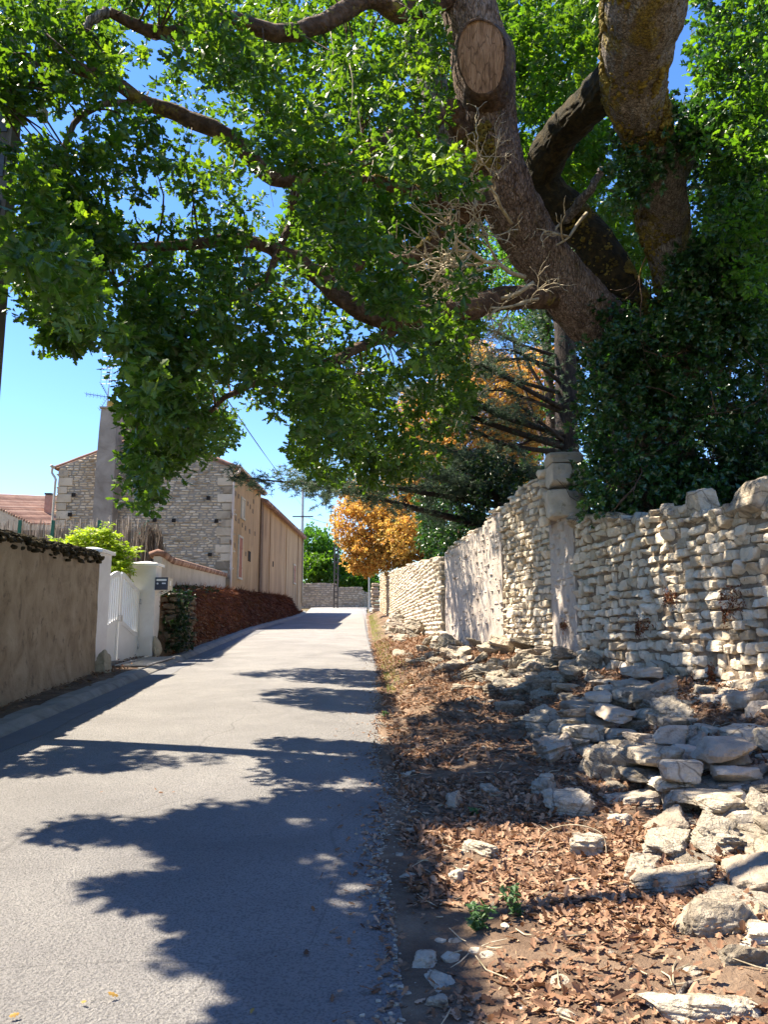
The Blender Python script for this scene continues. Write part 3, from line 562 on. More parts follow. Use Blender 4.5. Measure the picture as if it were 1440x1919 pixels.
# right-hand stems: heavy leaning stem, mossy limbs, broken stub
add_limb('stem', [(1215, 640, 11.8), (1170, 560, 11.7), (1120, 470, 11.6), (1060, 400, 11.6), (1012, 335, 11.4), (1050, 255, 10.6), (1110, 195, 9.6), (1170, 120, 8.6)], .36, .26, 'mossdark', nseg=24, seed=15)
add_limb('stem', [(1290, 700, 11.4), (1275, 560, 11), (1262, 480, 10.6), (1232, 400, 10.3), (1250, 320, 10.1), (1290, 270, 10)], .36, .3, 'mossbark', nseg=30, seed=17)
add_limb('broken_stub', [(1235, 390, 10.05), (1245, 330, 9.92), (1290, 265, 9.8), (1335, 215, 9.7)], .27, .10, 'mossbark', nseg=24, rough=.10, seed=18)
add_limb('stem', [(1262, 500, 10.8), (1250, 380, 10), (1215, 250, 9.2), (1190, 170, 8.5), (1200, 60, 7.7), (1215, -60, 7), (1230, -250, 6.3)], .24, .52, 'mossbark', nseg=40, rough=.06, seed=19)
add_limb('broken_stub', [(1060, 410, 11.3), (1085, 385, 11.1), (1110, 350, 10.9), (1128, 318, 10.8)], .09, .05, 'bark2', nseg=14, seed=22)

def moss_on(pts, r0, r1, d, n, seed, spread=.55, sz=(.025, .075), name='moss'):
    r = np.random.default_rng(seed); P, R = limb(pts, r0, r1, 8); d = np.array(d, float); d /= np.linalg.norm(d)
    s = r.uniform(0, len(P) - 1.01, n); i = s.astype(int); f = (s - i)[:, None]; c = P[i] * (1 - f) + P[i + 1] * f; rr = R[i]; T = P[i + 1] - P[i]; T /= np.linalg.norm(T, axis=1)[:, None]
    q = d + r.normal(0, spread, (n, 3)); q -= (q * T).sum(1)[:, None] * T; q /= np.linalg.norm(q, axis=1)[:, None]; p = c + q * rr[:, None] * 1.0; k = sn(p, 5.0, seed, 2) > -.25; p = p[k]; z = r.uniform(*sz, len(p))
    V, F, T_ = stones(p, np.stack([z, z, z * .8], 1), np.repeat(np.eye(3)[None], len(p), 0), n=2, seed=seed, boxy=.6, cuts=4, p=4); tag(mesh(name, V, F, M['moss'], oak, True, T_), kind='stuff')
moss_on([(1215, 640, 11.8), (1170, 560, 11.7), (1120, 470, 11.6), (1060, 400, 11.6)], .37, .30, (.35, -.85, .45), 2600, 1)
moss_on([(1290, 700, 11.4), (1275, 560, 11), (1262, 480, 10.6), (1232, 400, 10.3), (1250, 320, 10.1), (1290, 270, 10)], .36, .30, (-.85, -.5, .2), 1300, 2, .4)
moss_on([(1235, 390, 10.05), (1245, 330, 9.92), (1290, 265, 9.8), (1335, 215, 9.7)], .28, .11, (.1, -1, .5), 1500, 3, .5)
moss_on([(1215, 250, 9.2), (1190, 170, 8.5), (1200, 60, 7.7), (1215, -60, 7)], .32, .48, (-.95, -.35, .0), 2400, 4, .35)
moss_on([(1215, 250, 9.2), (1190, 170, 8.5), (1196, 100, 8.0)], .32, .42, (.3, -1, -.1), 900, 5, .3)
moss_on([(830, 378, 10.2), (770, 358, 10), (700, 340, 9.8)], .1, .08, (0, -.3, 1), 420, 6, .4, (.02, .045))
moss_on([(840, 420, 10.5), (780, 480, 10.3)], .1, .08, (0, -.5, 1), 260, 7, .4, (.02, .045)); moss_on([(720, 500, 10.1), (680, 492, 10.0)], .08, .07, (0, -.3, 1), 160, 8, .4, (.02, .04))
moss_on([(895, 250, 10.1), (905, 330, 10.3)], .42, .40, (-.3, -1, -.2), 0 + 500, 9, .6)

def grow(mb, p, d, length, rad, depth, r, bend=.35, split=3, shrink=.68, n=5, minr=.002):
    P = [p]; q = p.copy(); dd = d / np.linalg.norm(d); k = 6
    for _ in range(k):
        dd = dd + r.normal(0, bend / 2.2, 3); dd[2] += .02; dd /= np.linalg.norm(dd); q = q + dd * length / k; P.append(q)
    V, F = tube(P, np.linspace(rad, max(rad * .55, minr), k + 1), n); mb.add(V, F)
    if depth:
        for s in range(split):
            i = r.integers(2, k + 1); nd = (P[i] - P[i - 1]) / np.linalg.norm(P[i] - P[i - 1]) + r.normal(0, .55, 3); grow(mb, P[i], nd, length * shrink * r.uniform(.7, 1.1), rad * .58, depth - 1, r, bend, split, shrink, n, minr)
mb = MB(); r = np.random.default_rng(4)
for (a, b, l, rd) in [((985, 520, 10.2), (800, 560, 9.5), 1.7, .036), ((960, 420, 10.1), (830, 390, 9.4), 1.2, .026), ((1000, 530, 10.1), (820, 640, 9.4), 1.8, .036), ((930, 500, 10.0), (780, 540, 9.3), 1.3, .024), ((1010, 560, 10.2), (880, 660, 9.6), 1.2, .024)]:
    p = W(*a); grow(mb, p, W(*b) - p, l, rd, 3, r, .6, 5, .62, 5)
mb.build('dead_branch', M['deadwood'], oak, True)
mb = MB(); r = np.random.default_rng(14)
for a, b, l, rd in [((1020, 400, 10.7), (1060, 460, 10.4), .9, .03), ((1050, 420, 10.6), (990, 500, 10.2), .8, .02), ((1100, 400, 10.6), (1010, 480, 10), .9, .03)]:
    p = W(*a); grow(mb, p, W(*b) - p, l, rd, 2, r, .5, 3, .6, 6)
mb.build('dead_branch', M['deadwood'], oak, True)
# hanging bare twigs
mb = MB(); r = np.random.default_rng(24)
for u, v, Y, l in [(655, 120, 7.6, .9), (672, 200, 7.6, .7), (592, 240, 8, .9), (505, 180, 7.8, .8), (510, 290, 7.9, .6), (620, 60, 7.4, .7), (560, 310, 8.2, .5), (730, 120, 8, .9), (700, 300, 8.6, .6), (440, 300, 8, .5), (360, 240, 8, .4)]:
    P = [W(u, v, Y)]; d = np.array([r.normal(0, .12), 0, -1.])
    for _ in range(8): d = d + r.normal(0, .12, 3); d /= np.linalg.norm(d); P.append(P[-1] + d * l / 8)
    V, F = tube(P, np.linspace(.006, .002, 9), 4); mesh('hanging_twig', V, F, M['deadwood'], oak, True)

r = np.random.default_rng(101)
P1 = [(-60, -60), (930, -60), (920, 200), (900, 300), (880, 560), (860, 640), (800, 700), (720, 770), (650, 830), (600, 850), (520, 790), (480, 790), (440, 825), (400, 850), (330, 870), (318, 925), (270, 945), (238, 935), (240, 860), (255, 800), (250, 740), (262, 690), (225, 645), (215, 615), (250, 575), (255, 520), (205, 490), (175, 560), (145, 650), (70, 658), (62, 620), (40, 575), (40, 480), (42, 420), (45, 330), (50, 285), (110, 285), (150, 270), (185, 200), (150, 190), (60, 205), (-60, 205)]
TRK = [(815, -400), (1000, -400), (1000, 220), (1075, 430), (1220, 640), (1140, 700), (1040, 600), (960, 500), (885, 330), (835, 200)]
def patchy(P, lim=-.12, s=1.0, seed=0):
    u, v = proj(P); return P[sn(np.stack([u / 75, v / 75], 1), s, seed, 2) + np.random.default_rng(seed).normal(0, .16, len(P)) > lim]
def clear_of(P, poly, Y): u, v = proj(P); return P[~(inpoly(u, v, poly) & (P[:, 1] < Y))]
cl = [patchy(fill(P1, 3300, 6.4, 10.6, r), -.40, 1, 3), fill([(150, -60), (900, -60), (860, 330), (560, 300), (300, 180), (150, 100)], 800, 9, 13, r)]
Plow = [(250, 560), (620, 560), (760, 640), (700, 760), (620, 830), (520, 780), (430, 810), (330, 860), (310, 925), (245, 930), (260, 800), (255, 700), (215, 640)]
cl.append(patchy(fill(Plow, 420, 7.4, 9.4, r), -.25, 1, 8))
# clumps chosen by the ground they shade, most of them above the top of the view
q = samp_poly(SHADE[0], 2600, r); ok = np.ones(len(q), bool)
for p in HOLES: ok &= ~inpoly(q[:, 0], q[:, 1], p)
q = q[ok]; k = r.uniform(3.2, 7.2, len(q)); pts = []
for (u, v), h in zip(q, k):
    b = (959.5 - v) / FPX; a = (u - 720) / FPX; dy = math.cos(PITCH) - b * math.sin(PITCH); dz = math.sin(PITCH) + b * math.cos(PITCH); t = EYE / (.056 * dy - dz)
    g = np.array([a * t, dy * t, EYE + dz * t]); pts.append(g + np.array([-SX * h, -SY * h, h]))
pts = np.array(pts); u, v = proj(pts); keep = (v < -30) | inpoly(u, v, P1) | (u < -60); keep &= ~((u < 50) & (u > -130) & (v > 180))
lx, ly = landing(pts); keep &= sn(np.stack([lx * 2.6, ly * 2.2], 1), 1.0, 31, 2) > -.30
vis = (v > -30) & (u > -20); keep &= ~vis | (sn(np.stack([u / 75, v / 75], 1), 1.0, 3, 2) > -.3); cl.append(pts[keep & (r.random(len(pts)) < np.where(vis, .6, 1.0))])
cl.append(fill([(560, 720), (700, 690), (850, 640), (885, 740), (830, 860), (740, 905), (640, 900), (550, 870)], 700, 8.6, 11.5, r)); cl.append(fill([(300, 300), (900, 300), (880, 620), (760, 700), (560, 780), (420, 700)], 650, 10, 15, r))
for sh, nn in ((SHADE[1], 300), (SHADE[2], 300), (SHADE[3], 60)):
    q = samp_poly(sh, nn, r); h = r.uniform(4.2, 9, nn); g = np.array([W(a_, b_, 1.0) for a_, b_ in q]) - [0, 0, EYE]; t_ = EYE / (.056 * g[:, 1] - g[:, 2]); g = g * t_[:, None] + [0, 0, EYE]; g = g + h[:, None] * np.array([-SX, -SY, 1]); u, v = proj(g); cl.append(g[inpoly(u, v, P1)])
cl = clear_of(np.concatenate(cl), TRK, 11)
lx, ly = landing(cl); rk = np.random.default_rng(5)
nz = sn(np.stack([lx * 1.9, ly * 1.5], 1), 1.0, 57, 2); kp = ~((lx > xR(ly) + .1) & (ly > 2.2) & (ly < 15) & (nz > -.22)); cl = cl[kp | (rk.random(len(cl)) < .15)]
zw = cl[:, 2] - (xW(cl[:, 1]) - cl[:, 0]) / SX; yw = cl[:, 1] + SY * (cl[:, 2] - zw); nz = sn(np.stack([yw * 1.8, zw * 1.2], 1), 1.0, 58, 2); kp = ~((zw > .6) & (zw < 3.6) & (yw > 5) & (yw < 16) & (nz > -.15)); cl = cl[kp | (rk.random(len(cl)) < .2)]
lx, ly = landing(cl); fl = (lx < xR(ly)) & (sn(np.stack([lx * 3.0, ly * 2.4], 1), 1.0, 59, 2) > .37) & (ly < 9.5); cl = cl[~fl]
LB = np.concatenate(SK[:7]); lu, lv = proj(LB); cu, cv = proj(cl); dd_ = np.hypot(cu[:, None] - lu, cv[:, None] - lv); jn = dd_.argmin(1); cl = cl[~((dd_.min(1) < 22) & (cl[:, 1] < LB[jn, 1] + .1) & (r.random(len(cl)) < .5))]
cl = open_to_sun(cl)
(V, F, T), rc = clump_leaves(cl, 36, r.uniform(.14, .27, len(cl)), .112, OAK, r, up=.8)
mesh('crown', V, F, M['oakleaf'], oak, False, T)
# twigs tying the clumps to the limbs
sk = np.concatenate(SK); mb = MB(); r = np.random.default_rng(7)
for c_ in cl[::2]:
    d = np.linalg.norm(sk - c_, axis=1); j = np.argmin(d)
    if d[j] > 1.1: continue
    if proj(c_)[0][0] < 60: continue
    a = sk[j]; m_ = (a + c_) / 2 + r.normal(0, .09 * d[j], 3) + np.array([0, 0, .08 * d[j]]); P, R = smoothpath([a, m_, c_], [.016, .009, .004], 3); V, F = tube(P, R, 4); mb.add(V, F)
tag(mb.build('twigs', M['barkdark'], oak, True), kind='stuff')
# deeper, sun-struck part of the crown behind the limbs
P2 = [(540, 330), (900, 300), (900, 620), (820, 660), (640, 560), (560, 480)]; P3 = [(900, -60), (1120, -60), (1130, 200), (1080, 320), (960, 330), (930, 150)]; P5 = [(380, -60), (900, -60), (900, 340), (600, 330), (400, 120)]
c2 = np.concatenate([fill(P2, 420, 11.5, 17, r), fill(P3, 420, 11.5, 17, r), fill(P5, 420, 11.5, 17, r), fill([(1000, 300), (1230, 200), (1260, 500), (1150, 520), (1050, 420)], 170, 12, 16, r)])
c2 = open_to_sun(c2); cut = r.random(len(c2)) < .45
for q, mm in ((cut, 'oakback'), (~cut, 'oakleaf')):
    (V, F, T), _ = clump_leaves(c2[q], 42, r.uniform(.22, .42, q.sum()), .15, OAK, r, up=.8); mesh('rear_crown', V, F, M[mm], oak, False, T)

# ---------------------------------------------------------------- ivy and undergrowth on the right
r = np.random.default_rng(55)
ivy = empty('ivy', W(1300, 950, 11) * np.array([1, 1, 0]) + np.array([0, 0, 1.2]), 'thick dark glossy ivy smothering the right-hand oak stems above the wall', 'climbing plant')
Pi = [(1090, 640), (1160, 620), (1240, 560), (1300, 470), (1380, 300), (1500, 250), (1500, 960), (1090, 960)]
ci = np.concatenate([fill(Pi, 900, 9.8, 12.2, r), fill([(1300, -60), (1500, -60), (1500, 500), (1330, 480), (1300, 250)], 420, 8.5, 11.5, r), fill([(1180, 200), (1330, 180), (1330, 260), (1230, 330), (1180, 420), (1150, 340)], 110, 8.9, 9.7, r), fill([(1100, 560), (1260, 600), (1260, 760), (1130, 760)], 120, 10.8, 11.3, r), fill([(1260, 480), (1400, 420), (1420, 640), (1270, 640)], 200, 9.6, 10.4, r)])
ci = open_to_sun(ci); (V, F, T), _ = clump_leaves(ci, 36, r.uniform(.16, .3, len(ci)), .085, IVY, r, up=.6); mesh('leaves', V, F, M['ivyleaf'], ivy, False, T)
ct_ = fill([(1290, -60), (1500, -60), (1500, 520), (1400, 560), (1330, 430), (1310, 250)], 200, 8.2, 9.6, r); ct_ = open_to_sun(ct_); (V, F, T), _ = clump_leaves(ct_, 30, r.uniform(.2, .3, len(ct_)), .10, OAK, r); mesh('rear_crown', V, F, M['oakback'], oak, False, T)
mb = MB()
for k in range(46):
    a = W(r.uniform(1180, 1420), r.uniform(480, 900), r.uniform(10, 11.4)); grow(mb, a, np.array([r.normal(0, .5), r.normal(0, .3), r.uniform(-1, 1)]), r.uniform(.5, 1.1), .012, 1, r, .5, 3, .6, 4)
mb.build('stems', M['barkdark'], ivy, True)
def shrub(name, label, cat, base, ell, n, per, R, size, tmpl, lm, group=None, trunk=.08, tm='barkdark', seed=0, up=.7, core=False):
    """ell = list of (cx,cy,cz,rx,ry,rz)"""
    r = np.random.default_rng(seed); root = empty(name, base, label, cat, group); vol = np.array([e[3] * e[4] * e[5] for e in ell]) ** .7; vol /= vol.sum(); cs = []
    for e, w in zip(ell, vol):
        k = max(3, int(n * w)); d = r.normal(size=(k, 3)); d /= np.linalg.norm(d, axis=1)[:, None]; d *= r.uniform(.25, 1.0, k)[:, None] ** .45; c = np.array(e[:3]) + d * np.array(e[3:]); keep = sn(c, 1.6 / max(e[3], .5) * 1.6, seed + 5) > -.42; cs.append(c[keep])
    cs = np.concatenate(cs); (V, F, T), _ = clump_leaves(cs, per, r.uniform(.7, 1.3, len(cs)) * R, size, tmpl, r, up=up); mesh('crown', V, F, lm, root, False, T)
    mb = MB(); b = np.array(base, float); mb2 = MB()
    top = np.array(ell[0][:3]); P, RR = smoothpath(wig(np.array([b + (top - b) * t for t in np.linspace(-.04, .9, 6)]), trunk * .4, seed), np.linspace(trunk, trunk * .45, 6), 4); V, F = tube(P, RR, 10, .08, seed); mesh('trunk', V, F, M[tm], root, True)
    for e in ell:
        for k in range(5):
            t = np.array(e[:3]) + r.normal(0, .45, 3) * np.array(e[3:]); s = P[r.integers(len(P) // 3, len(P))]; q, R2 = smoothpath([s, (s + t) / 2 + r.normal(0, .1, 3), t], [trunk * .4, trunk * .22, trunk * .06], 3); V, F = tube(q, R2, 5); mb2.add(V, F)
    mb2.build('branches', M[tm], root, True); return root
for k, (x, y, h, rx, lab) in enumerate([(5.7, 9.0, 2.4, 1.3, 'dark evergreen bush behind the wall at the right edge of view'), (5.6, 11.4, 3.2, 1.7, 'black-green evergreen shrub under the ivy behind the loose cap rocks'), (4.3, 13.6, 2.8, 1.1, 'dark shrub pressed against the back of the stone pillar'), (7.5, 13.5, 4.2, 2.2, 'tall dense evergreen filling the gap behind the oak trunk'), (8.5, 9.5, 4.5, 2.2, 'big dark evergreen beyond the ivy at the far right')]):
    z0 = float(zr(y)) + .5
    shrub('evergreen_shrub', lab, 'shrub', (x, y, z0), [(x, y, z0 + h * .55, rx, rx, h * .55), (x + .5, y + .4, z0 + h * .75, rx * .8, rx * .8, h * .4)], 520, 36, .3, .10, SIMPLE, M['darkleaf'], seed=60 + k)

# evergreens and holm oaks beyond the pillar
for k, (u, v, Y, rx, rz, lm, lab) in enumerate([(925, 950, 19, 1.0, 1.3, 'darkleaf', 'dark laurel bush right behind the high plastered wall'), (860, 960, 22, 1.3, 1.7, 'ivyleaf', 'dark holly-like tree over the wall left of the laurel'), (832, 985, 26, .9, 1.6, 'ivyleaf', 'green ivy-clad bush hanging over the wall beside the orange tree')]):
    c = W(u, v, Y); z0 = float(zr(Y)) + .4
    shrub('evergreen_tree', lab, 'tree', (c[0] + .3, Y, z0), [(c[0], Y, c[2], rx, rx, rz), (c[0] + .7, Y + .6, c[2] - 1.0, rx, rx, rz * .8)], 420, 30, .3, .12, SIMPLE, M[lm], seed=70 + k)

for k, (u, v, Y, rx, rz, lab) in enumerate([(1130, 560, 30, 3.6, 4.5, 'tall leafy tree far behind the oak and the cedar trunk'), (1330, 420, 27, 3.4, 5.0, 'tall leafy tree filling the background behind the right-hand ivy'), (1010, 250, 31, 3.6, 4.2, 'leafy treetop seen between the oak trunk and the right-hand stem')]):
    c = W(u, v, Y); shrub('woodland_tree', lab, 'tree', (c[0], Y, float(zr(Y)) + .4), [(c[0], Y, c[2], rx, rx, rz), (c[0] + 1, Y + 1, c[2] - rz, rx, rx, rz * .8), (c[0] - .8, Y, max(c[2] - 1.8 * rz, 4.5), rx * .8, rx * .8, rz * .6)], 900, 30, .5, .2, SIMPLE, M['greentree' if k == 2 else 'ivyleaf'], trunk=.3, seed=120 + k)
# ---------------------------------------------------------------- cedar
r = np.random.default_rng(9)
ced = empty('cedar_tree', (5.6, 22, 1.6), 'old cedar behind the pillar with dark bare tiers and grey-green needles reaching over the lane', 'tree')
P, R = smoothpath([(5.75, 22, 1.2), (5.7, 22, 4), (5.55, 22, 7), (5.6, 22, 11), (5.3, 22, 15), (5.4, 22, 19)], [.5, .4, .36, .3, .22, .1], 5); V, F = tube(P, R, 20, .06, 2); mesh('trunk', V, F, M['cedarbark'], ced, True)
tips = [(450, 895, 15.5), (560, 905, 16), (620, 915, 17), (700, 880, 17), (640, 850, 16.5), (830, 880, 20), (720, 820, 18), (800, 800, 19), (850, 850, 20), (860, 700, 20), (890, 735, 20), (850, 762, 19.5), (870, 790, 20), (900, 680, 21), (930, 650, 20), (880, 620, 21), (940, 830, 20.5), (780, 740, 18), (700, 740, 17.5), (960, 760, 19.5), (820, 660, 18.5), (1150, 700, 20), (1250, 760, 21), (1000, 560, 20), (1120, 420, 20), (960, 450, 19), (980, 880, 19), (900, 900, 18.5)]
ndl = []; mb = MB(); mb2 = MB()
for i, (u, v, Y) in enumerate(tips):
    tip = W(u, v, Y); z0 = tip[2] - r.uniform(-.1, .9) + .2; st = np.array([5.6, 22, max(z0, 3)]); mid = st * .55 + tip * .45 + np.array([0, 0, r.uniform(-.1, .35)]); m2 = st * .25 + tip * .75 + np.array([0, 0, r.uniform(0, .3)])
    Lh = np.linalg.norm(tip - st); P, R = smoothpath(wig(np.array([st, mid, m2, tip]), .08, i), [.035 + .012 * Lh, .028 + .006 * Lh, .03, .01], 6); V, F = tube(P, R, 8, .08, i); mb.add(V, F)
    for j in range(7, len(P)):
        for s in range(3):
            d = r.normal(0, 1, 3) * np.array([1, 1, .35]); d /= np.linalg.norm(d); l = r.uniform(.35, .95); e = P[j] + d * l - np.array([0, 0, .16 * l]); V, F = tube([P[j], (P[j] + e) / 2 + np.array([0, 0, .05]), e], [.012, .008, .004], 4); mb2.add(V, F)
            if (u < 860) or (r.random() < .35):
                kk = r.integers(9, 17); t = r.uniform(.2, 1.05, kk)[:, None]; ndl.append(P[j] * (1 - t) + e * t + r.normal(0, .06, (kk, 3)))
mb.build('limbs', M['cedarbark'], ced, True); mb2.build('branches', M['cedarbark'], ced, True)
extra = [fill(p_, n_, a_, b_, r) for p_, n_, a_, b_ in [([(470, 885), (640, 850), (700, 860), (680, 900), (620, 935), (540, 915)], 420, 15, 18), ([(640, 740), (720, 680), (800, 720), (760, 790), (700, 830), (640, 820)], 500, 16, 20), ([(860, 600), (1010, 590), (1050, 690), (900, 690)], 420, 20, 24), ([(1080, 560), (1090, 860), (1040, 860), (1040, 640)], 60, 20, 21)]]
nd = np.concatenate(ndl + extra); nd = nd[shadow_ok(nd, False)]
per = 16; c = np.repeat(nd, per, 0); d = r.normal(size=c.shape); d[:, 2] = d[:, 2] * .5 - .12; d /= np.linalg.norm(d, axis=1)[:, None]
V, F, T = place(BLADE, c + d * .01, frames(r.normal(size=c.shape) + np.array([0, 0, .6]), d), r.uniform(.06, .13, len(c)), np.repeat(np.clip(r.normal(.45, .25, len(nd)), 0, 1), per), .13); mesh('needles', V, F, M['needle'], ced, False, T)

# ---------------------------------------------------------------- autumn tree and far trees
c0 = W(720, 985, 42); r = np.random.default_rng(12)
ell = []
for u, v, Y, rx, rz in [(700, 990, 42, 1.9, 1.9), (690, 1035, 42, 1.6, 1.2), (740, 940, 42, 1.9, 2.0), (760, 1010, 42, 1.5, 1.6), (670, 930, 43, 1.0, 1.0), (800, 870, 43, 2.3, 2.2), (870, 820, 43, 2.5, 2.4), (930, 750, 43, 2.6, 2.6), (960, 860, 43, 2.2, 2.2), (880, 700, 44, 2.4, 2.2), (800, 780, 44, 2.0, 2.0), (980, 800, 44, 2.4, 2.2), (1020, 720, 45, 2.4, 2.4), (660, 980, 42, 1.2, 1.5), (735, 1045, 42, 1.3, .9), (690, 1050, 42, 1.2, .9), (750, 1000, 40, 1.2, 1.3)]:
    c = W(u, v, Y); ell.append((c[0], Y, c[2], rx, rx, rz))
shrub('autumn_tree', 'tree in full orange and yellow autumn leaf overhanging the far wall', 'tree', (2.6, 43.5, 2.8), ell[5:6] + ell[:5] + ell[6:], 4600, 42, .42, .15, SIMPLE, M['orange'], trunk=.28, tm='barkdark', seed=12, up=.4)
for k, (u, v, Y, rx, rz, lm, lab) in enumerate([(590, 1020, 78, 2.2, 2.0, 'greentree', 'bright green rounded tree behind the end wall beside the barn'), (596, 1065, 76, 2.4, 1.6, 'oakback', 'darker green bush at the foot of the bright green tree behind the end wall'), (660, 1075, 80, 2.2, 1.5, 'greentree', 'low green shrub over the end wall right of the concrete pole'), (684, 1085, 82, 1.4, 1.3, 'oakback', 'small dark shrub behind the thin white post')]):
    c = W(u, v, Y); c[2] = c[2]
    shrub('broadleaf_tree', lab, 'tree', (c[0], Y, 4.1), [(c[0], Y, c[2], rx, rx, rz), (c[0] + .5, Y + 1, c[2] - 1.1, rx * 1.1, rx, rz * .9)], 420, 24, .5, .30, SIMPLE, M[lm], trunk=.16, seed=90 + k, up=.5)

# ---------------------------------------------------------------- left side: rendered wall
def wl(y): return np.interp(y, [-6, 5, 10, 14.6], [-4.55, -4.85, -5.17, -5.56])
wt = empty('rendered_wall', (-5.2, 10, .6), 'rough grey-brown cement rendered garden wall with dark moss along its rounded top, left foreground', 'wall')
ys = np.concatenate([np.arange(-6, 14.5, .07), [14.5, 14.56, 14.6]]); prof = [(0.10, -.15), (.07, .12), (.03, .35), (.0, .8), (-.01, 1.4), (-.01, 1.9), (-.02, 2.12), (-.06, 2.2), (-.14, 2.27), (-.24, 2.28), (-.33, 2.22), (-.38, 2.1), (-.38, 1.0), (-.38, -.2)]
pp, _ = smoothpath([(a, b, 0) for a, b in prof], np.zeros(len(prof)), 5); n = len(pp)
V = np.stack([np.stack([wl(ys) + p[0], ys, zr(ys) * .35 + np.interp(ys, [0, 10, 14.6], [.70, .42, .42]) * 1.0 + np.interp(ys, [-6, 5, 10, 14.6], [2.2, 2.3, 2.46, 2.58]) / 2.28 * p[1] - .05], -1) for p in pp], 1)
V[..., 0] += .02 * sn(V, 2.2, 1) + .006 * sn(V, 14, 2); V[..., 2] += .025 * sn(V[..., :2], 1.5, 8) * (V[..., 2] > 2); i = np.arange(len(ys) - 1)[:, None] * n + np.arange(n - 1)[None]
Q = np.stack([i, i + n, i + n + 1, i + 1], -1).reshape(-1, 4); V = V.reshape(-1, 3); e0 = (len(ys) - 1) * n; cap = np.array([[e0 + j for j in range(n)]])
mesh('wall_body', V, [Q, cap], M['render'], wt, True)
# moss tufts on top
r = np.random.default_rng(2); k = 2600; y = r.uniform(4, 14.55, k); top = zr(y) * .35 + np.interp(y, [0, 10, 14.6], [.70, .42, .42]) + np.interp(y, [-6, 5, 10, 14.6], [2.2, 2.3, 2.46, 2.58]) - .05
a = r.beta(2, 2.2, k); xx = wl(y) + .03 - .36 * a; zz = top - .02 - .22 * np.clip(.35 - a, 0, 1) ** 1.2 * 2 - (r.random(k) < .35) * r.uniform(0, .16, k) * (a < .25); 
c = np.stack([xx + .01, y, zz], 1); sz = r.uniform(.05, .13, k); V, F, T = stones(c, np.stack([sz, sz * 1.3, sz * .7], 1), np.repeat(np.eye(3)[None], k, 0), n=2, seed=5, boxy=.6, cuts=4, p=5); mesh('moss', V, F, M['mossdark'], wt, True, T)

# ---------------------------------------------------------------- gate pillars, gate, letter box
def gpillar(x0, x1, y0, y1, z0, z1, label):
    root = empty('gate_pillar', ((x0 + x1) / 2, (y0 + y1) / 2, z0), label, 'pillar', 'white gate pillars')
    cx, cy = (x0 + x1) / 2, (y0 + y1) / 2
    MB().box((cx, cy, (z0 + z1 - .1) / 2), (x1 - x0, y1 - y0, z1 - z0 - .1)).build('shaft', M['whitewall'], root)
    a, b = (x1 - x0) / 2 + .06, (y1 - y0) / 2 + .06; m = MB(); Z = [z1 - .1, z1 - .04, z1 - .035, z1 + .03]; S_ = [1, 1, .97, .12]
    V = np.array([[cx + sx * a * s, cy + sy * b * s, z] for z, s in zip(Z, S_) for sx, sy in ((-1, -1), (1, -1), (1, 1), (-1, 1))]); F = [[4 * i + j, 4 * i + (j + 1) % 4, 4 * i + 4 + (j + 1) % 4, 4 * i + 4 + j] for i in range(3) for j in range(4)] + [[12, 13, 14, 15], [3, 2, 1, 0]]
    m.add(V, np.array(F)); m.build('cap', M['white'], root); return root
gpillar(-6.15, -5.60, 14.68, 15.30, .85, 3.33, 'left white gate pillar pressed against the end of the rendered wall')
gpillar(-6.10, -5.50, 18.0, 18.45, 1.0, 3.36, 'right white gate pillar with the navy letter box on its side')
gx = -5.88
def leafgate(y0, y1, label):
    """closed wing; y1 is the hinge side, y0 the meeting stile"""
    root = empty('gate_wing', (gx, (y0 + y1) / 2, 1.0), label, 'gate', 'white gate wings'); s = 1 if y1 > y0 else -1; L = abs(y1 - y0); b = lambda t: y0 + s * t * L; fl = 1.08 + .0 * y0
    tp = lambda t: 2.96 - .30 * sm(t) ; md = lambda t: 1.90 - .26 * sm(t)
    m = MB(); m.box((gx, b(0) + s * .04, 2.0), (.06, .08, 1.92)); m.box((gx, b(1) - s * .04, 1.86), (.06, .07, 1.58)); m.box((gx, (y0 + y1) / 2, 1.13), (.05, L - .1, .12)); K = 12
    for f, w in ((tp, .10), (md, .10)):
        P = [(gx, b(.05 + .9 * k / K), f(k / K)) for k in range(K + 1)]
        for k in range(K):
            a, c_ = P[k], P[k + 1]; V = [(gx + dx, q[1], q[2] + dz) for q in (a, c_) for dx in (-.022, .022) for dz in (-w / 2, w / 2)]; m.add(V, [[0, 1, 3, 2], [4, 6, 7, 5], [0, 4, 5, 1], [2, 3, 7, 6], [0, 2, 6, 4], [1, 5, 7, 3]])
    m.build('frame', M['white'], root)
    for k in range(9):
        t = .12 + .78 * k / 8; z0, z1 = md(t) + .03, tp(t) - .03; MB().box((gx, b(t), (z0 + z1) / 2), (.03, .055, z1 - z0)).build('slat', M['white'], root)
    m = MB()
    P = [(b(.05 + .9 * k / K), md(k / K) - .03) for k in range(K + 1)]
    for k in range(K):
        V = [(gx + dx, q[0], z) for q in (P[k], P[k + 1]) for dx in (-.012, .012) for z in (1.15, q[1])]; m.add(V, [[0, 1, 3, 2], [4, 6, 7, 5], [0, 4, 5, 1], [2, 3, 7, 6], [0, 2, 6, 4], [1, 5, 7, 3]])
    m.build('panel', M['white'], root)
    MB().box((gx + .06, b(0) + s * .04, 1.98), (.05, .03, .14)).build('handle', M['silver'], root)
    for z in (1.35, 2.4): V, F = tube([(gx + .05, b(1) - s * .005, z - .06), (gx + .05, b(1) - s * .005, z + .06)], [.022, .022], 8); mesh('hinge', V, F, M['silver'], root, True)
    return root
leafgate(16.62, 15.32, 'white slatted gate wing mostly hidden behind the left pillar')
leafgate(16.66, 17.98, 'fully visible white gate wing with a swan-neck top sloping down to the right pillar')
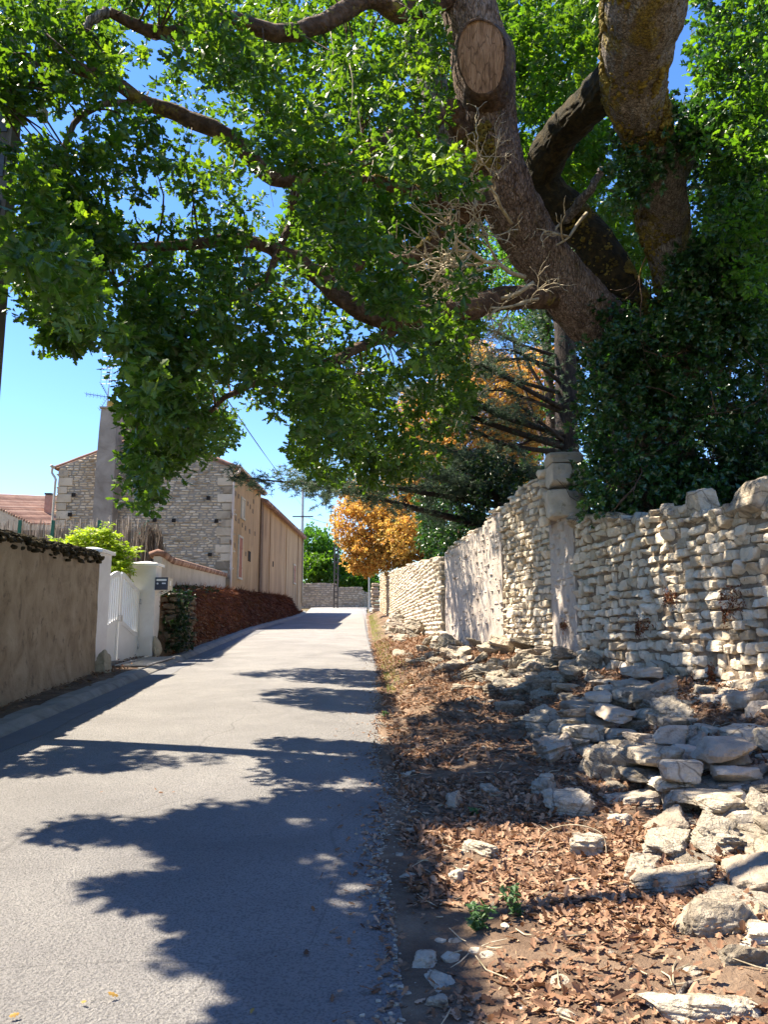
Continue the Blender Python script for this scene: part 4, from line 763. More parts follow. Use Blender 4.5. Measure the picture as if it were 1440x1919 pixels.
MB().box((gx, 16.65, 1.03), (.5, 3.3, .08)).build('gate_sill', M['concrete']); tag(bpy.data.objects['gate_sill'], 'pale concrete threshold slab under the white gate', 'threshold')
lb = empty('letter_box', (-5.33, 18.0, 2.66), 'navy letter box with a pale name strip, bracketed to the right gate pillar', 'letter box')
zc = 2.83
MB().box((-5.33, 18.14, zc), (.30, .40, .28)).build('body', M['beige'], lb)
MB().box((-5.33, 17.925, zc), (.31, .024, .30)).build('front', M['navy'], lb)
MB().box((-5.33, 17.909, zc + .085), (.24, .006, .045)).build('name_strip', M['white'], lb)
MB().box((-5.27, 17.909, zc + .005), (.09, .008, .03)).build('lock_plate', M['silver'], lb)
V, F = tube([(-5.42, 17.915, zc), (-5.42, 17.90, zc)], [.022, .022], 12); mesh('badge', V, F, M['silver'], lb)
MB().box((-5.176, 18.12, zc + .02), (.006, .14, .12)).build('side_plate', M['white'], lb)
m = MB(); m.bar((-5.49, 18.05, 2.55), (-5.22, 18.05, 2.685), .012); m.bar((-5.49, 18.25, 2.55), (-5.22, 18.25, 2.685), .012); m.bar((-5.49, 18.05, 2.68), (-5.2, 18.05, 2.68), .012); m.box((-5.36, 18.15, 2.682), (.28, .22, .012)); m.build('bracket', M['white'], lb)
def rock(name, label, cat, c, d, seed, m='rock', group=None, rz=0, n=20, p=18, rx=0):
    A = np.array(Matrix.Rotation(rx, 3, 'X') @ Matrix.Rotation(rz, 3, 'Z')); V, F, T = stones([[0, 0, 0]], [d], A[None], n=n, seed=seed, boxy=.6, cuts=14, p=p, rough=.11, strata=.10)
    o = mesh(name, V, F, M[m], None, 2, T); o.location = tuple(float(q) for q in c); return tag(o, label, cat, group)
rock('guard_stone', 'rounded brown guard stone at the foot of the left gate pillar', 'stone', (-5.42, 14.72, 1.08), (.26, .26, .5), 3, 'ashlar')
rock('guard_stone', 'small grey guard stone at the foot of the right gate pillar', 'stone', (-5.42, 18.12, 1.28), (.16, .2, .42), 4, 'ashlar')
# drain grate
gr = empty('drain_grate', (-5.05, 16.6, 1.05), 'metal drain grate set in the path in front of the gate', 'grate'); m = MB(); A_, B_ = (-5.38, 15.5), (-4.98, 17.7)
for k in range(38):
    y = 15.6 + k * .055; m.box((-5.18, y, float(zr(y)) + .125), (.62, .022, .02))
m.build('bars', M['galv'], gr); m = MB()
for x in (-5.5, -4.86): m.box((x, 16.62, float(zr(16.62)) + .13), (.03, 2.15, .025), M=np.array(Matrix.Rotation(math.atan(.056), 3, 'X')))
m.build('frame', M['galv'], gr)
MB().box((-5.18, 16.62, float(zr(16.62)) + .105), (.6, 2.1, .01), M=np.array(Matrix.Rotation(math.atan(.056), 3, 'X'))).build('pit', M['dark'], gr)

# yellow-green shrub behind the gate: compound leaves
r = np.random.default_rng(31); root = empty('sumac_shrub', (-7.0, 17.6, 1.4), 'bright yellow-green feathery shrub between the two gate pillars', 'shrub'); V_, F_, T_, m = [], [], [], MB(); off = 0
cs = []
for (u, v, Y, n_) in [(160, 1008, 17.5, 8), (200, 1010, 17.5, 10), (215, 1045, 17.4, 10), (225, 1065, 17.3, 7), (150, 1015, 17.8, 5), (190, 1030, 17.7, 8), (110, 1005, 18.5, 3), (228, 1030, 17.4, 5)]:
    for _ in range(n_): cs.append(W(u + r.normal(0, 9), v + r.normal(0, 8), Y + r.normal(0, .15)))
P_, N_, A_ = [], [], []
for c in cs:
    m.bar((-7.0 + r.normal(0, .1), 17.6, 1.5), tuple(c), .012, 4, .006)
    for _ in range(7):
        d = r.normal(size=3) * np.array([1, 1, .6]) + np.array([0, 0, .25]); d /= np.linalg.norm(d); l = r.uniform(.22, .4); sdv = np.cross(d, [0, 0, 1.]); sdv /= np.linalg.norm(sdv)
        for k in range(9):
            t = .2 + .8 * k / 8; q = c + d * l * t - np.array([0, 0, .12 * l * t * t])
            for s in (-1, 1): P_.append(q); A_.append(sdv * s + d * .5); N_.append(np.array([0, 0, 1.]) + r.normal(0, .3, 3))
V, F, T = place(SIMPLE, np.array(P_), frames(np.array(N_), np.array(A_)), r.uniform(.07, .11, len(P_)), np.clip(r.normal(.5, .25, len(P_)), 0, 1), .7); mesh('crown', V, F, M['lime_leaf'], root, False, T); m.build('stems', M['barkdark'], root)

# brushwood fence with green posts, and the leaning bundle at its end
r = np.random.default_rng(41); bf = empty('brush_fence', (-9, 22, 2), 'grey brushwood screen with dark green posts behind the rendered wall', 'fence'); m = MB()
def ftop(x): return float(np.interp(x, [-14, -11.3, -9.0, -7.6], [4.85, 4.88, 4.92, 5.02]))
x = -14.0
while x < -7.35:
    h = ftop(x) + r.normal(0, .09); l = r.normal(0, .1); yy = 22 + r.normal(0, .03); w = r.uniform(.012, .026)
    a = np.array([x, yy, 1.6]); b = np.array([x + l, yy + r.normal(0, .03), h]); mid = (a + b) / 2 + r.normal(0, .03, 3); V, F = tube([a, mid, b], [w, w * .8, w * .35], 4); m.add(V, F, r.random()); x += r.uniform(.012, .03)
m.build('brushwood', M['brush'], bf)
MB().box((-10.7, 22.1, 3.1), (6.6, .03, 3.2)).build('backing', M['brush'], bf)
for u in (38, 100, 187): p = W(u, 975, 21.85); m = MB(); m.box((p[0], 21.85, p[2] / 2 + .8), (.09, .05, p[2] - 1.6)); m.build('post', M['greenpost'], bf)
p = W(278, 975, 21.7); q = W(243, 1035, 21.7); m = MB(); m.bar(tuple(q), tuple(p), .035); m.build('brace', M['greenpost'], bf)
r = np.random.default_rng(43); root = empty('brushwood_bundle', (-6.75, 20.6, 2.4), 'tall grey bundle of dead brushwood standing between the fence and the tiled low wall', 'brushwood'); m = MB()
for k in range(620):
    t = r.random(); c = W(234 + 66 * t, 1120, 20.6); th = np.interp(t, [0, .25, .55, .8, 1], [1050, 1005, 982, 985, 1015]); e = W(np.interp(t, [0, 1], [246, 300]) + r.normal(0, 4), th + r.uniform(-6, 30), 20.5); o = r.normal(0, .14, 3) * np.array([.3, 1, 0]); w = r.uniform(.012, .03); a = c + o; b = e + o; V, F = tube([a, (a + b) / 2 + r.normal(0, .05, 3), b], [w, w, w * .4], 4); m.add(V, F, r.random() * .35)
m.build('sticks', M['brush'], root)

# low block wall with tile coping
lw = empty('low_wall', (-6.4, 26, 2.6), 'low beige block wall with a terracotta tile coping running up to the house corner', 'wall')
p0, p1 = (-5.72, 19.2), (-7.18, 33.9); 
def ztL(x, y): return float(np.interp(y, [19.2, 20.5, 33.9], [3.62, 3.58, 4.25]))
wall_core([p0, p1], lambda x, y: float(zr(y)) + 1.2, ztL, -1, 0, .22, mat('beige_block', [(.36, .31, .25), (.48, .42, .34), (.54, .48, .40)], scale=1.2, bump=.4, bscale=12, spots=(3, .6, (.3, .26, .21), .5)), 'blockwork', lw, zdrop=0)
m = MB(); L = math.hypot(p1[0] - p0[0], p1[1] - p0[1]); k = 0; s = 0
while s < L:
    t = s / L; x = p0[0] + (p1[0] - p0[0]) * t; y = p0[1] + (p1[1] - p0[1]) * t; z = ztL(x, y) + .03; 
    P = [(x + .08, y, z), (x - .12, y, z + .075), (x - .32, y, z)]; V, F = tube(P, [.085, .085, .085], 8); m.add(V, F, rng.random()); s += .19
m.build('tile_coping', M['tile'], lw, True)
# stone facing at the near end of the bank
r_ = empty('retaining_wall', (-5.3, 18.8, 1.2), 'old dark rubble facing of the bank just right of the right gate pillar', 'wall')
zt_ = lambda x, y: float(np.interp(x, [-5.6, -5.1, -4.95], [2.85, 2.7, 2.2]))
V, F, T = stone_wall([(-5.62, 18.55), (-5.22, 18.62), (-5.1, 19.3), (-5.25, 21)], lambda x, y: float(zr(y)) + .0, lambda x, y: 2.75 + .06 * math.sin(9 * x), -1, (.1, .18), (.14, .3), depth=.25, n=6, seed=88, boxy=.5, tilt=.08, proud=.05, cuts=10, p=14, jit=.2); mesh('stonework', V, F, mat('dark_rubble', [(.06, .045, .03), (.14, .11, .08), (.2, .17, .13)], scale=5, bump=.8), r_, False, T)

# ---------------------------------------------------------------- the house and barn
def xh(y): return -7.0 + .033 * (y - 34)
hs = empty('stone_house', (-11, 36, 3), 'stone gabled house with a tall grey chimney breast, side wall rendered ochre', 'house')
GX0, EV, AP, AX = -15.15, 9.38, 11.0, -11.0
def slope(x): return EV + (AP - EV) * (1 - abs(x - AX) / (4.05))
sec = lambda y, dx=0: [(GX0 + dx, y, 2.2), (xh(y), y, 2.2), (xh(y), y, EV), (AX, y, AP), (GX0 + dx, y, EV)]
m = MB(); A_ = np.array(sec(34.12)); B_ = np.array(sec(40.5)); V = np.concatenate([A_, B_]); m.add(V, [np.array([[i, (i + 1) % 5, 5 + (i + 1) % 5, 5 + i] for i in (0, 1, 4)]), np.array([[4, 3, 2, 1, 0], [5, 6, 7, 8, 9]])]); m.build('wall_body', M['housewall'], hs)
V, F, T = stone_wall([(GX0, 34.0), (-7.0, 34.0)], lambda x, y: 2.4, lambda x, y: slope(x) - .02, -1, (.085, .15), (.16, .42), depth=.24, gap=.012, proud=.02, n=2, seed=51, boxy=.22, cuts=3, tilt=.02); mesh('gable_stonework', V, F, M['limegrey'], hs, False, T)
V, F = [], None
m = MB(); m.add(np.array([(GX0 + .02, 34.04, 2.2), (-7.02, 34.04, 2.2), (-7.02, 34.04, EV - .03), (AX, 34.04, AP - .03), (GX0 + .02, 34.04, EV - .03)]), np.array([[0, 1, 2, 3, 4]])); m.build('gable_mortar', M['mortarl'], hs)
cc, dd = [], []; z = 2.6; k = 0
while z < EV - .2:
    h = .36 + .06 * (k % 2); w = .75 if k % 2 else .5; cc.append((-7.02 - w / 2 + .02, 34.08, z + h / 2)); dd.append((w, .23, h - .01)); cc.append((GX0 + w / 2 - .02, 34.08, z + h / 2)); dd.append((w, .23, h - .01)); z += h; k += 1
for q in (0, 1):
    V, F, T = stones(cc[q::2], dd[q::2], np.repeat(np.eye(3)[None], len(cc) // 2, 0), n=4, seed=2 + q, boxy=.03, cuts=0, p=40); mesh('corner_stones', V, F, M['limegrey'], hs, False, T)
for i, (u, v) in enumerate([(137, 927), (130, 964), (390, 933), (289, 974), (405, 976), (393, 1039), (325, 975)]):
    p = W(u, v, 33.85); MB().box((p[0], 33.9, p[2]), (.17, .06, .17)).build('putlog_hole', M['dark'], hs)
def tiled_roof(name, parent, y0, y1, xa0, xa1, za, xr0, xr1, ze, over=.25, pitch=.24):
    """one slope of roman tiles: ridge line (xa) to eave (xr)"""
    m = MB(); nrow = int((y1 - y0) / pitch)
    for k in range(nrow):
        y = y0 + (k + .5) * pitch; t = (y - y0) / (y1 - y0); a = np.array([xa0 + (xa1 - xa0) * t, y, za]); b = np.array([xr0 + (xr1 - xr0) * t, y, ze]); d = (b - a); b = b + d / np.linalg.norm(d) * over
        K = 8; P = [a + (b - a) * j / K for j in range(K + 1)]; V, F = tube(P, [.125 - .012 * (j % 2) for j in range(K + 1)], 8); m.add(V, F, rng.random())
    a0 = np.array([[xa0, y0, za], [xa1, y1, za], [xr1, y1, ze], [xr0, y0, ze]]) - np.array([0, 0, .05]); d = (a0[3] - a0[0]); d = d / np.linalg.norm(d) * over; a0[2:] += d; m.add(np.concatenate([a0, a0 - np.array([0, 0, .06])]), np.array([[0, 1, 2, 3], [7, 6, 5, 4], [0, 3, 7, 4], [3, 2, 6, 7]]), .2); return m.build(name, M['tile'], parent, True)
tiled_roof('roof', hs, 33.98, 40.6, AX, AX, AP + .0, -7.0, xh(40.5), EV - .01); tiled_roof('roof', hs, 34.1, 40.6, AX, AX, AP + .06, GX0, GX0, EV + .05)
# chimney breast
cx = W(199, 860, 33.3)[0]; cw = .82; top = W(204, 766, 33.3)[2]
m = MB(); zs = [2.2, 9.6, top - .9, top]; ws = [.98, .84, .78, .70]; V = np.array([[cx + s * w / 2, y, z] for z, w in zip(zs, ws) for s, y in ((-1, 33.25), (1, 33.25), (1, 34.1), (-1, 34.1))]); m.add(V, np.array([[4 * i + j, 4 * i + (j + 1) % 4, 4 * i + 4 + (j + 1) % 4, 4 * i + 4 + j] for i in range(3) for j in range(4)] + [[12, 13, 14, 15]])); ch = m.build('chimney_breast', M['chimrender'], hs)
MB().box((cx, 33.67, top + .04), (.82, .96, .08)).build('cap_slab', M['chimrender'], ch)
V, F, T = stones([[cx + .0, 33.6, top + .2]], [[.48, .5, .5]], np.eye(3)[None], n=9, seed=1, boxy=.2, cuts=3, p=6); mesh('cowl', V, F, mat('lichen_cowl', [(.3, .19, .05), (.5, .33, .08)], scale=5), ch, True, T)
p0 = W(222, 770, 35.2); p1 = W(268, 770, 35.2); m = MB(); m.box(((p0[0] + p1[0]) / 2, 35.5, 10.9), (p1[0] - p0[0], .6, (p0[2] - 10.9) * 2)); ch2 = m.build('chimney_stack', mat('sooty_render', [(.12, .10, .085), (.25, .2, .17)], scale=3, bump=.5), hs); MB().box(((p0[0] + p1[0]) / 2, 35.5, p0[2] + .05), (p1[0] - p0[0] + .14, .74, .09)).build('cap_slab', M['tile'], ch2)
def xc(p): return (p[0], p[1], p[2])
# side wall openings (on the plane x = xh(y))
def ysfor(u): k = (720 - u) / FPX; return (7.0 + .033 * 34) / (k + .033) * .995
def opening(u0, u1, v0, v1, parent, shutter=True, trim=True, name='window', f=xh):
    y0, y1 = ysfor(u0), ysfor(u1); yc = (y0 + y1) / 2; zt = W((u0 + u1) / 2, v0, yc)[2]; zb = W((u0 + u1) / 2, v1, yc)[2]; x = f(yc); w = y1 - y0; rot = -math.atan(.033)
    if trim:
        m = MB(); t = .10; m.box((x + .02, yc, zt + t / 2), (.08, w + 2 * t, t), rot); m.box((x + .025, yc, zb - t / 2), (.12, w + 2 * t, t), rot); m.box((x + .02 , y0 - t / 2, (zt + zb) / 2), (.08, t, zt - zb), rot); m.box((x + .02, y1 + t / 2, (zt + zb) / 2), (.08, t, zt - zb), rot); o = m.build(name, M['trim'], parent)
    else: o = parent
    if shutter:
        for s in (-1, 1): 
            m = MB(); m.box((x + .035, yc + s * w / 4, (zt + zb) / 2), (.04, w / 2 - .02, zt - zb - .02), rot)
            for z in (.25, .75): m.box((x + .06, yc + s * w / 4, zb + (zt - zb) * z), (.02, w / 2 - .06, .08), rot)
            m.build('shutter', M['shutter'], o)
    else: MB().box((x + .004, yc, (zt + zb) / 2), (.03, w, zt - zb), rot).build('recess', M['dark'] if not trim else M['trim'], o)
opening(446.5, 453, 1008, 1082, hs); opening(449.5, 455, 937, 970, hs, shutter=False)
opening(465.5, 470, 1033, 1052, hs, shutter=False, trim=False)
for i, (u, v) in enumerate([(431, 966), (440, 972), (446, 977), (453, 984), (459, 990), (467, 996), (462, 944), (467, 950), (472, 958), (477, 1000), (431, 1016), (440, 1022), (461, 1038), (473, 940), (430, 1070), (438, 925), (444, 930)]):
    y = ysfor(u); z = W(u, v, y)[2]; MB().box((xh(y) + .004, y, z), (.03, .22, .22), -math.atan(.033)).build('putlog_hole', M['mortar'], hs)
# drainpipes
def pipe(pts, r, name, parent, m='pvc'):
    P, R = smoothpath(pts, [r] * len(pts), 4); V, F = tube(P, R, 10); return mesh(name, V, F, M[m], parent, True)
pipe([(-6.70, 33.9, EV - .12), (-6.72, 33.88, EV - .3), (-6.93, 33.84, EV - .5), (-6.94, 33.84, EV - .8), (-6.94, 33.84, 6.4), (-6.94, 33.84, 3.5)], .055, 'downpipe', hs)
pipe([(GX0 - .25, 33.9, EV - .1), (GX0 - .25, 33.88, EV - .35), (GX0 - .05, 33.84, EV - .65), (GX0 - .05, 33.84, EV - 1), (GX0 - .05, 33.84, 6), (GX0 - .05, 33.84, 4)], .055, 'downpipe', hs, 'trim')
pipe([(-6.72, 33.8, EV - .04), (-6.6, 37, EV - .04), (-6.5, 40.6, EV - .04)], .07, 'gutter', hs); pipe([(GX0 - .27, 33.8, EV - .04), (GX0 - .27, 37, EV - .04), (GX0 - .27, 40.6, EV - .04)], .07, 'gutter', hs, 'trim')
# barn
bn = empty('barn', (-10, 48, 3), 'long ochre rendered barn attached behind the stone house, lining the lane', 'barn'); BE = 8.98
sec = lambda y, o=0: [(-14, y, 2.2), (xh(y) + .04 + o, y, 2.2), (xh(y) + .04 + o, y, BE), (-10.5, y, 10.3), (-14, y, BE)]
m = MB(); V = np.concatenate([np.array(sec(40.5)), np.array(sec(56.5))]); m.add(V, [np.array([[i, (i + 1) % 5, 5 + (i + 1) % 5, 5 + i] for i in (0, 1, 4)]), np.array([[4, 3, 2, 1, 0], [5, 6, 7, 8, 9]])]); m.build('wall_body', M['housewall2'], bn)
MB().box((xh(40.3) + .03, 40.75, 6.0), (.12, .75, 6.0)).build('pilaster', mat('dark_brown_render', [(.12, .075, .045), (.2, .13, .08)], scale=2, bump=.5), bn)
for u in (505, 536, 558): y = ysfor(u); MB().box((xh(y) + .05, y, 5.6), (.06, .35, 6.7)).build('buttress', M['housewall2'], bn)
tiled_roof('roof', bn, 40.62, 56.7, -10.5, -10.5, 10.36, xh(40.5), xh(56.5), BE + .03, .35); tiled_roof('roof', bn, 40.62, 56.7, -10.5, -10.5, 10.36, -14, -14, BE + .03, .35)
opening(549.5, 553, 1060, 1092, bn, f=lambda y: xh(y) + .04); opening(510.5, 512, 1052, 1062, bn, shutter=False, trim=False, f=lambda y: xh(y) + .04)
pipe([(xh(56.4) + .1, 56.4, BE), (xh(56.4) + .1, 56.4, 4)], .06, 'downpipe', bn, 'trim')
# aerials on the chimney
def aerial(base, h, label, seed, rows):
    root = empty('tv_aerial', base, label, 'aerial', 'TV aerials on the house chimney'); b = np.array(base); m = MB(); m.bar(b, b + [0, 0, h], .022, 6); m.build('mast', M['galv'], root); rows(b, h, root); return root
def yagi(b, h, root):
    m = MB(); c = b + [0, -.05, h - .45]
    for k in range(9): z = c[2] - .75 + k * .19; m.bar((c[0] - .38, c[1], z), (c[0] + .38, c[1], z), .009, 4)
    for s in (-.38, .38, -.12, .12): m.bar((c[0] + s, c[1], c[2] - .78), (c[0] + s, c[1], c[2] + .8), .009, 4)
    m.build('grid_reflector', M['galv'], root); m = MB()
    for k in range(5): m.box((c[0], c[1] - .12, c[2] - .5 + k * .26), (.14, .05, .05), .4)
    m.build('dipoles', M['darkmetal'], root)
def corner(b, h, root):
    m = MB(); c = b + [0, -.05, .55]; m.bar(c, c + [-.95, -.1, .12], .015, 5)
    for k in range(6): q = c + np.array([-.15 - .16 * k, -.015 * k, .02 * k]); m.bar(q + [0, -.25, 0], q + [0, .25, .0], .008, 4); m.bar(q + [0, 0, -.12], q + [0, 0, .12], .008, 4)
    for s in (-1, 1):
        for k in range(6): m.bar(c + np.array([.0 - .06 * k, -.3, s * (.12 + .1 * k)]), c + np.array([.0 - .06 * k, .3, s * (.12 + .1 * k)]), .008, 4)
        m.bar(c + np.array([0, 0, s * .05]), c + np.array([-.34, 0, s * .65]), .012, 4); m.bar(c + np.array([.3, 0, -.2 * s]), c + np.array([.42, 0, .35]), .014, 4)
    m.build('reflector', M['darkmetal'], root)
bp = np.array([cx - .12, 33.4, top + .06]); aerial(tuple(bp), 2.35, 'tall thin TV aerial with a square wire grid above the chimney cap', 1, yagi); aerial((cx - .18, 33.5, top + .06), 1.0, 'lower TV aerial with a V-shaped reflector pointing left beside the mast', 2, corner)

# distant cottage at the left
ct = empty('cottage', (-27, 52, 3.5), 'distant low house with a faded red tile roof at the far left', 'house')
a = W(-60, 930, 52); b = W(97, 962, 52); zR = W(0, 938, 52)[2]
m = MB(); P = [W(-120, 1010, 50), W(100, 1010, 50), W(100, 1000, 50), W(-120, 950, 50)]; m.add(np.array([W(-200, 1100, 50), W(96, 1100, 50), W(96, 984, 50), W(60, 982, 50), W(-10, 946, 50), W(-200, 905, 50)]), np.array([[0, 1, 2, 3, 4, 5]])); wV = m.V[0]; m2 = MB(); m2.prism(wV, np.array([0, 0, 0]), np.array([0, 6., 0])); m2.build('wall', M['limegrey'], ct)
m = MB()
e0, e1 = W(-60, 926, 50), W(62, 984, 50); g0, g1 = W(-60, 926, 56), W(100, 968, 56)
for k in range(26):
    t0 = k / 26; p = e0 + (e1 - e0) * t0; q = np.array([p[0] + 3.2, 57.5, p[2] + 1.1]); K = 10; V, F = tube([p + (q - p) * j / K for j in range(K + 1)], [.13 - .015 * (j % 2) for j in range(K + 1)], 7); m.add(V, F, rng.random())
m.add(np.array([e0, e1, e1 + [3.2, 7.5, 1.1], e0 + [3.2, 7.5, 1.1]]) - [0, 0, .06], np.array([[0, 1, 2, 3]]), .3); m.build('roof', M['tile'], ct, True)
p = W(91, 948, 53); MB().box((p[0], 53, p[2]), (.42, .42, 1.5)).build('chimney', mat('brick_chimney', [(.3, .16, .11), (.42, .25, .19)], scale=4), ct); MB().box((p[0], 53, p[2] + .85), (.5, .5, .12)).build('chimney_cap', M['darkmetal'], ct)

# ---------------------------------------------------------------- poles and wires
ul = empty('utility_pole', (-4.80, 8.62, .5), 'weathered utility pole with a side bracket at the left edge of the lane', 'utility pole')
m = MB(); Z = [.2, 9.6]; V = np.array([[-4.80 + a * w / 2, 8.62 + b * w / 2, z] for z, w in zip((.2, 9.6), (.30, .19)) for a, b in ((-1, -1), (1, -1), (1, 1), (-1, 1))]); m.add(V, np.array([[0, 1, 5, 4], [1, 2, 6, 5], [2, 3, 7, 6], [3, 0, 4, 7], [4, 5, 6, 7]])); m.build('shaft', M['polewood'], ul)
for z in np.arange(1.2, 9, .62): MB().box((-4.80, 8.62 - .15 + .0058 * z, z), (.13 - .004 * z, .03, .3)).build('recess', M['darkmetal'], ul)
bp1 = W(80, 214, 8.55); m = MB(); m.box(((bp1[0] - 4.8) / 2, 8.55, bp1[2]), (abs(bp1[0] + 4.8), .05, .05)); m.build('bracket', M['darkmetal'], ul); MB().box((bp1[0], 8.55, bp1[2] - .02), (.10, .09, .16)).build('insulator', M['deadwood'], ul)
m = MB(); m.bar((-4.66, 8.5, 5.8), (-4.62, 8.5, 2.2), .012); m.build('conduit', M['wire'], ul)
cp = empty('utility_pole', (-4.05, 63.2, 3.9), 'dark concrete ladder-type pole standing before the end wall at the bend', 'utility pole')
m = MB()
for s in (-1, 1): m.box((-4.05 + s * .15, 63.2, 8.0), (.11, .28, 8.4))
for z in np.arange(4.2, 12, .5): m.box((-4.05, 63.2, z), (.2, .2, .12))
m.build('shaft', M['polewood'], cp)
fp = empty('utility_pole', (-7.75, 72, 4), 'thin grey pole with a crossarm rising behind the barn roof', 'utility pole')
tp = W(568, 915, 72); m = MB(); m.bar((tp[0], 72, 4), tuple(tp), .19, 10, .13); m.build('shaft', M['galv'], fp); m = MB(); q = W(568, 968, 71.8); m.box(tuple(q), (2.0, .1, .1)); m.build('crossarm', M['darkmetal'], fp)
wp = empty('post', W(692, 1135, 60), 'thin white post beside the far end of the right wall', 'post'); a = W(692, 1137, 60); b = W(692, 1076, 60); m = MB(); m.bar(tuple(a - [0, 0, .2]), tuple(b), .06, 8); m.build('shaft', M['galv'], wp); MB().box((b[0], b[1], b[2] + .03), (.16, .16, .05)).build('cap', M['white'], wp)
def wire(a, b, sag, r, label):
    P = [np.array(a) + (np.array(b) - np.array(a)) * t - np.array([0, 0, sag * 4 * t * (1 - t)]) for t in np.linspace(0, 1, 30)]; V, F = tube(P, [r] * 30, 5); return tag(mesh('overhead_wire', V, F, M['wire']), label, 'wire')
wire(bp1, W(568, 935, 72), .6, .014, 'thick black overhead cable running from the left pole bracket to the pole behind the barn')
wire(bp1 + np.array([-.4, 0, .5]), W(568, 950, 72), .2, .008, 'thin overhead wire just above the thick cable')
wire(W(568, 968, 71.8), W(800, 985, 90), .9, .012, 'upper wire from the crossarm toward the orange tree'); wire(W(575, 968, 71.8), W(800, 1000, 95), .9, .012, 'lower wire from the crossarm toward the orange tree')

# ---------------------------------------------------------------- rocks, rubble, litter on the right verge
def gpt(u, v, dz=0):
    """where the photograph's pixel meets the verge"""
    lo, hi = 1.5, 60; ts = np.linspace(1.5, 60, 3000); P = np.array([W(u, v, t) for t in ts]); d = P[:, 2] - gR(P[:, 0], P[:, 1]); k = np.argmax(d < 0); return P[k] + np.array([0, 0, dz])
named = [  # u, v, w, d, h, rot, label
    (1070, 1525, .30, .22, .17, .5, 'big pale split rock in the middle of the leafy verge'), (1105, 1600, .20, .15, .12, .2, 'flat dark-streaked rock under the curved dry stem'), (905, 1600, .10, .24, .09, -.5, 'long sunlit rock lying in the leaves left of the verge middle'), (858, 1650, .08, .12, .07, .3, 'small grey rock below the long sunlit rock'), (852, 1510, .12, .16, .10, .5, 'grey leaning rock up the verge beside the dirt'), (915, 1488, .13, .13, .09, .1, 'blocky light rock near the upper verge'), (1020, 1490, .17, .13, .16, .8, 'grey upright rock left of the big pale split rock'), (1165, 1545, .13, .10, .07, .2, 'small flat rock right of the big pale split rock'),
    (1200, 1640, .15, .16, .10, .1, 'rounded rock at the left end of the slanting ledge rock'), (1270, 1670, .42, .16, .13, -.55, 'long slanting ledge rock pointing down to the right'), (1340, 1740, .26, .18, .14, -.3, 'grey pitted boulder at the foot of the rocky slope'), (1385, 1805, .13, .08, .05, .0, 'flat bright white stone on the leaves near the right edge'), (1350, 1905, .26, .14, .06, .1, 'large flat white stone at the bottom right corner'), (1430, 1765, .16, .14, .10, .3, 'rounded boulder cut by the right edge of view'), (800, 1805, .10, .11, .06, .2, 'pale stone beside the asphalt edge with yellow leaves'), (830, 1850, .08, .12, .05, -.4, 'narrow grey stone by the road edge near the bottom'), (825, 1890, .07, .07, .05, .3, 'small dusty stone at the bottom by the road edge'), (768, 1562, .06, .05, .04, .2, 'little white stone at the road edge halfway along the verge'), (765, 1648, .10, .06, .03, .1, 'thin flat grey stone sunk in the dirt by the road'), (1140, 1440, .26, .2, .24, .3, 'large rounded block under the ledge beside the dry root'), (1185, 1425, .16, .18, .2, .9, 'wedge-shaped rock right of the large rounded block')]
for i, (u, v, w, d, h, a, lab) in enumerate(named):
    p = gpt(u, v); s = 1.25; rock('rock', lab, 'rock', p + np.array([0, 0, h * .22]), (w * s, d * s, h * s * 1.15), 200 + i, 'rock', 'loose rocks on the verge', rz=a, rx=(i % 5 - 2) * .12)
# bedrock steps under the wall: thin irregular beds, stepping back
ro = empty('rock_outcrop', (2.8, 8, .7), 'stepped bedded limestone outcrop that the near wall stands on', 'rock outcrop'); kk = 0
for t0, lo, hi, ya, yb in [(.97, .22, -.06, 2.4, 12.2), (.86, .50, .06, 2.4, 11.8), (.74, .70, .22, 2.4, 10.6), (.62, .80, .42, 2.4, 9.4), (.52, .85, .60, 2.4, 8.2)]:
    pth = [(xR(y) + t0 * (xW(y) - xR(y)) + .05 * math.sin(y * 2.3 + t0 * 9), y) for y in np.arange(ya, yb, .25)]
    V, F, T = stone_wall(pth, lambda x, y, d=lo: float(zr(y) + hR(y)) - d * float(hR(y)) - .12, lambda x, y, d=hi: float(zr(y) + hR(y)) - d * float(hR(y)) + .03 + .07 * math.sin(y * 2.9 + kk), 1, (.08, .19), (.16, .46), depth=.34, gap=.006, proud=.08, n=9, seed=400 + kk, boxy=.5, tilt=.10, cuts=10, p=16, rough=.08, jit=.2, ragged=.05); mesh('bed', V, F, M['limerust' if kk % 2 else 'rock'], ro, 2, T); kk += 1
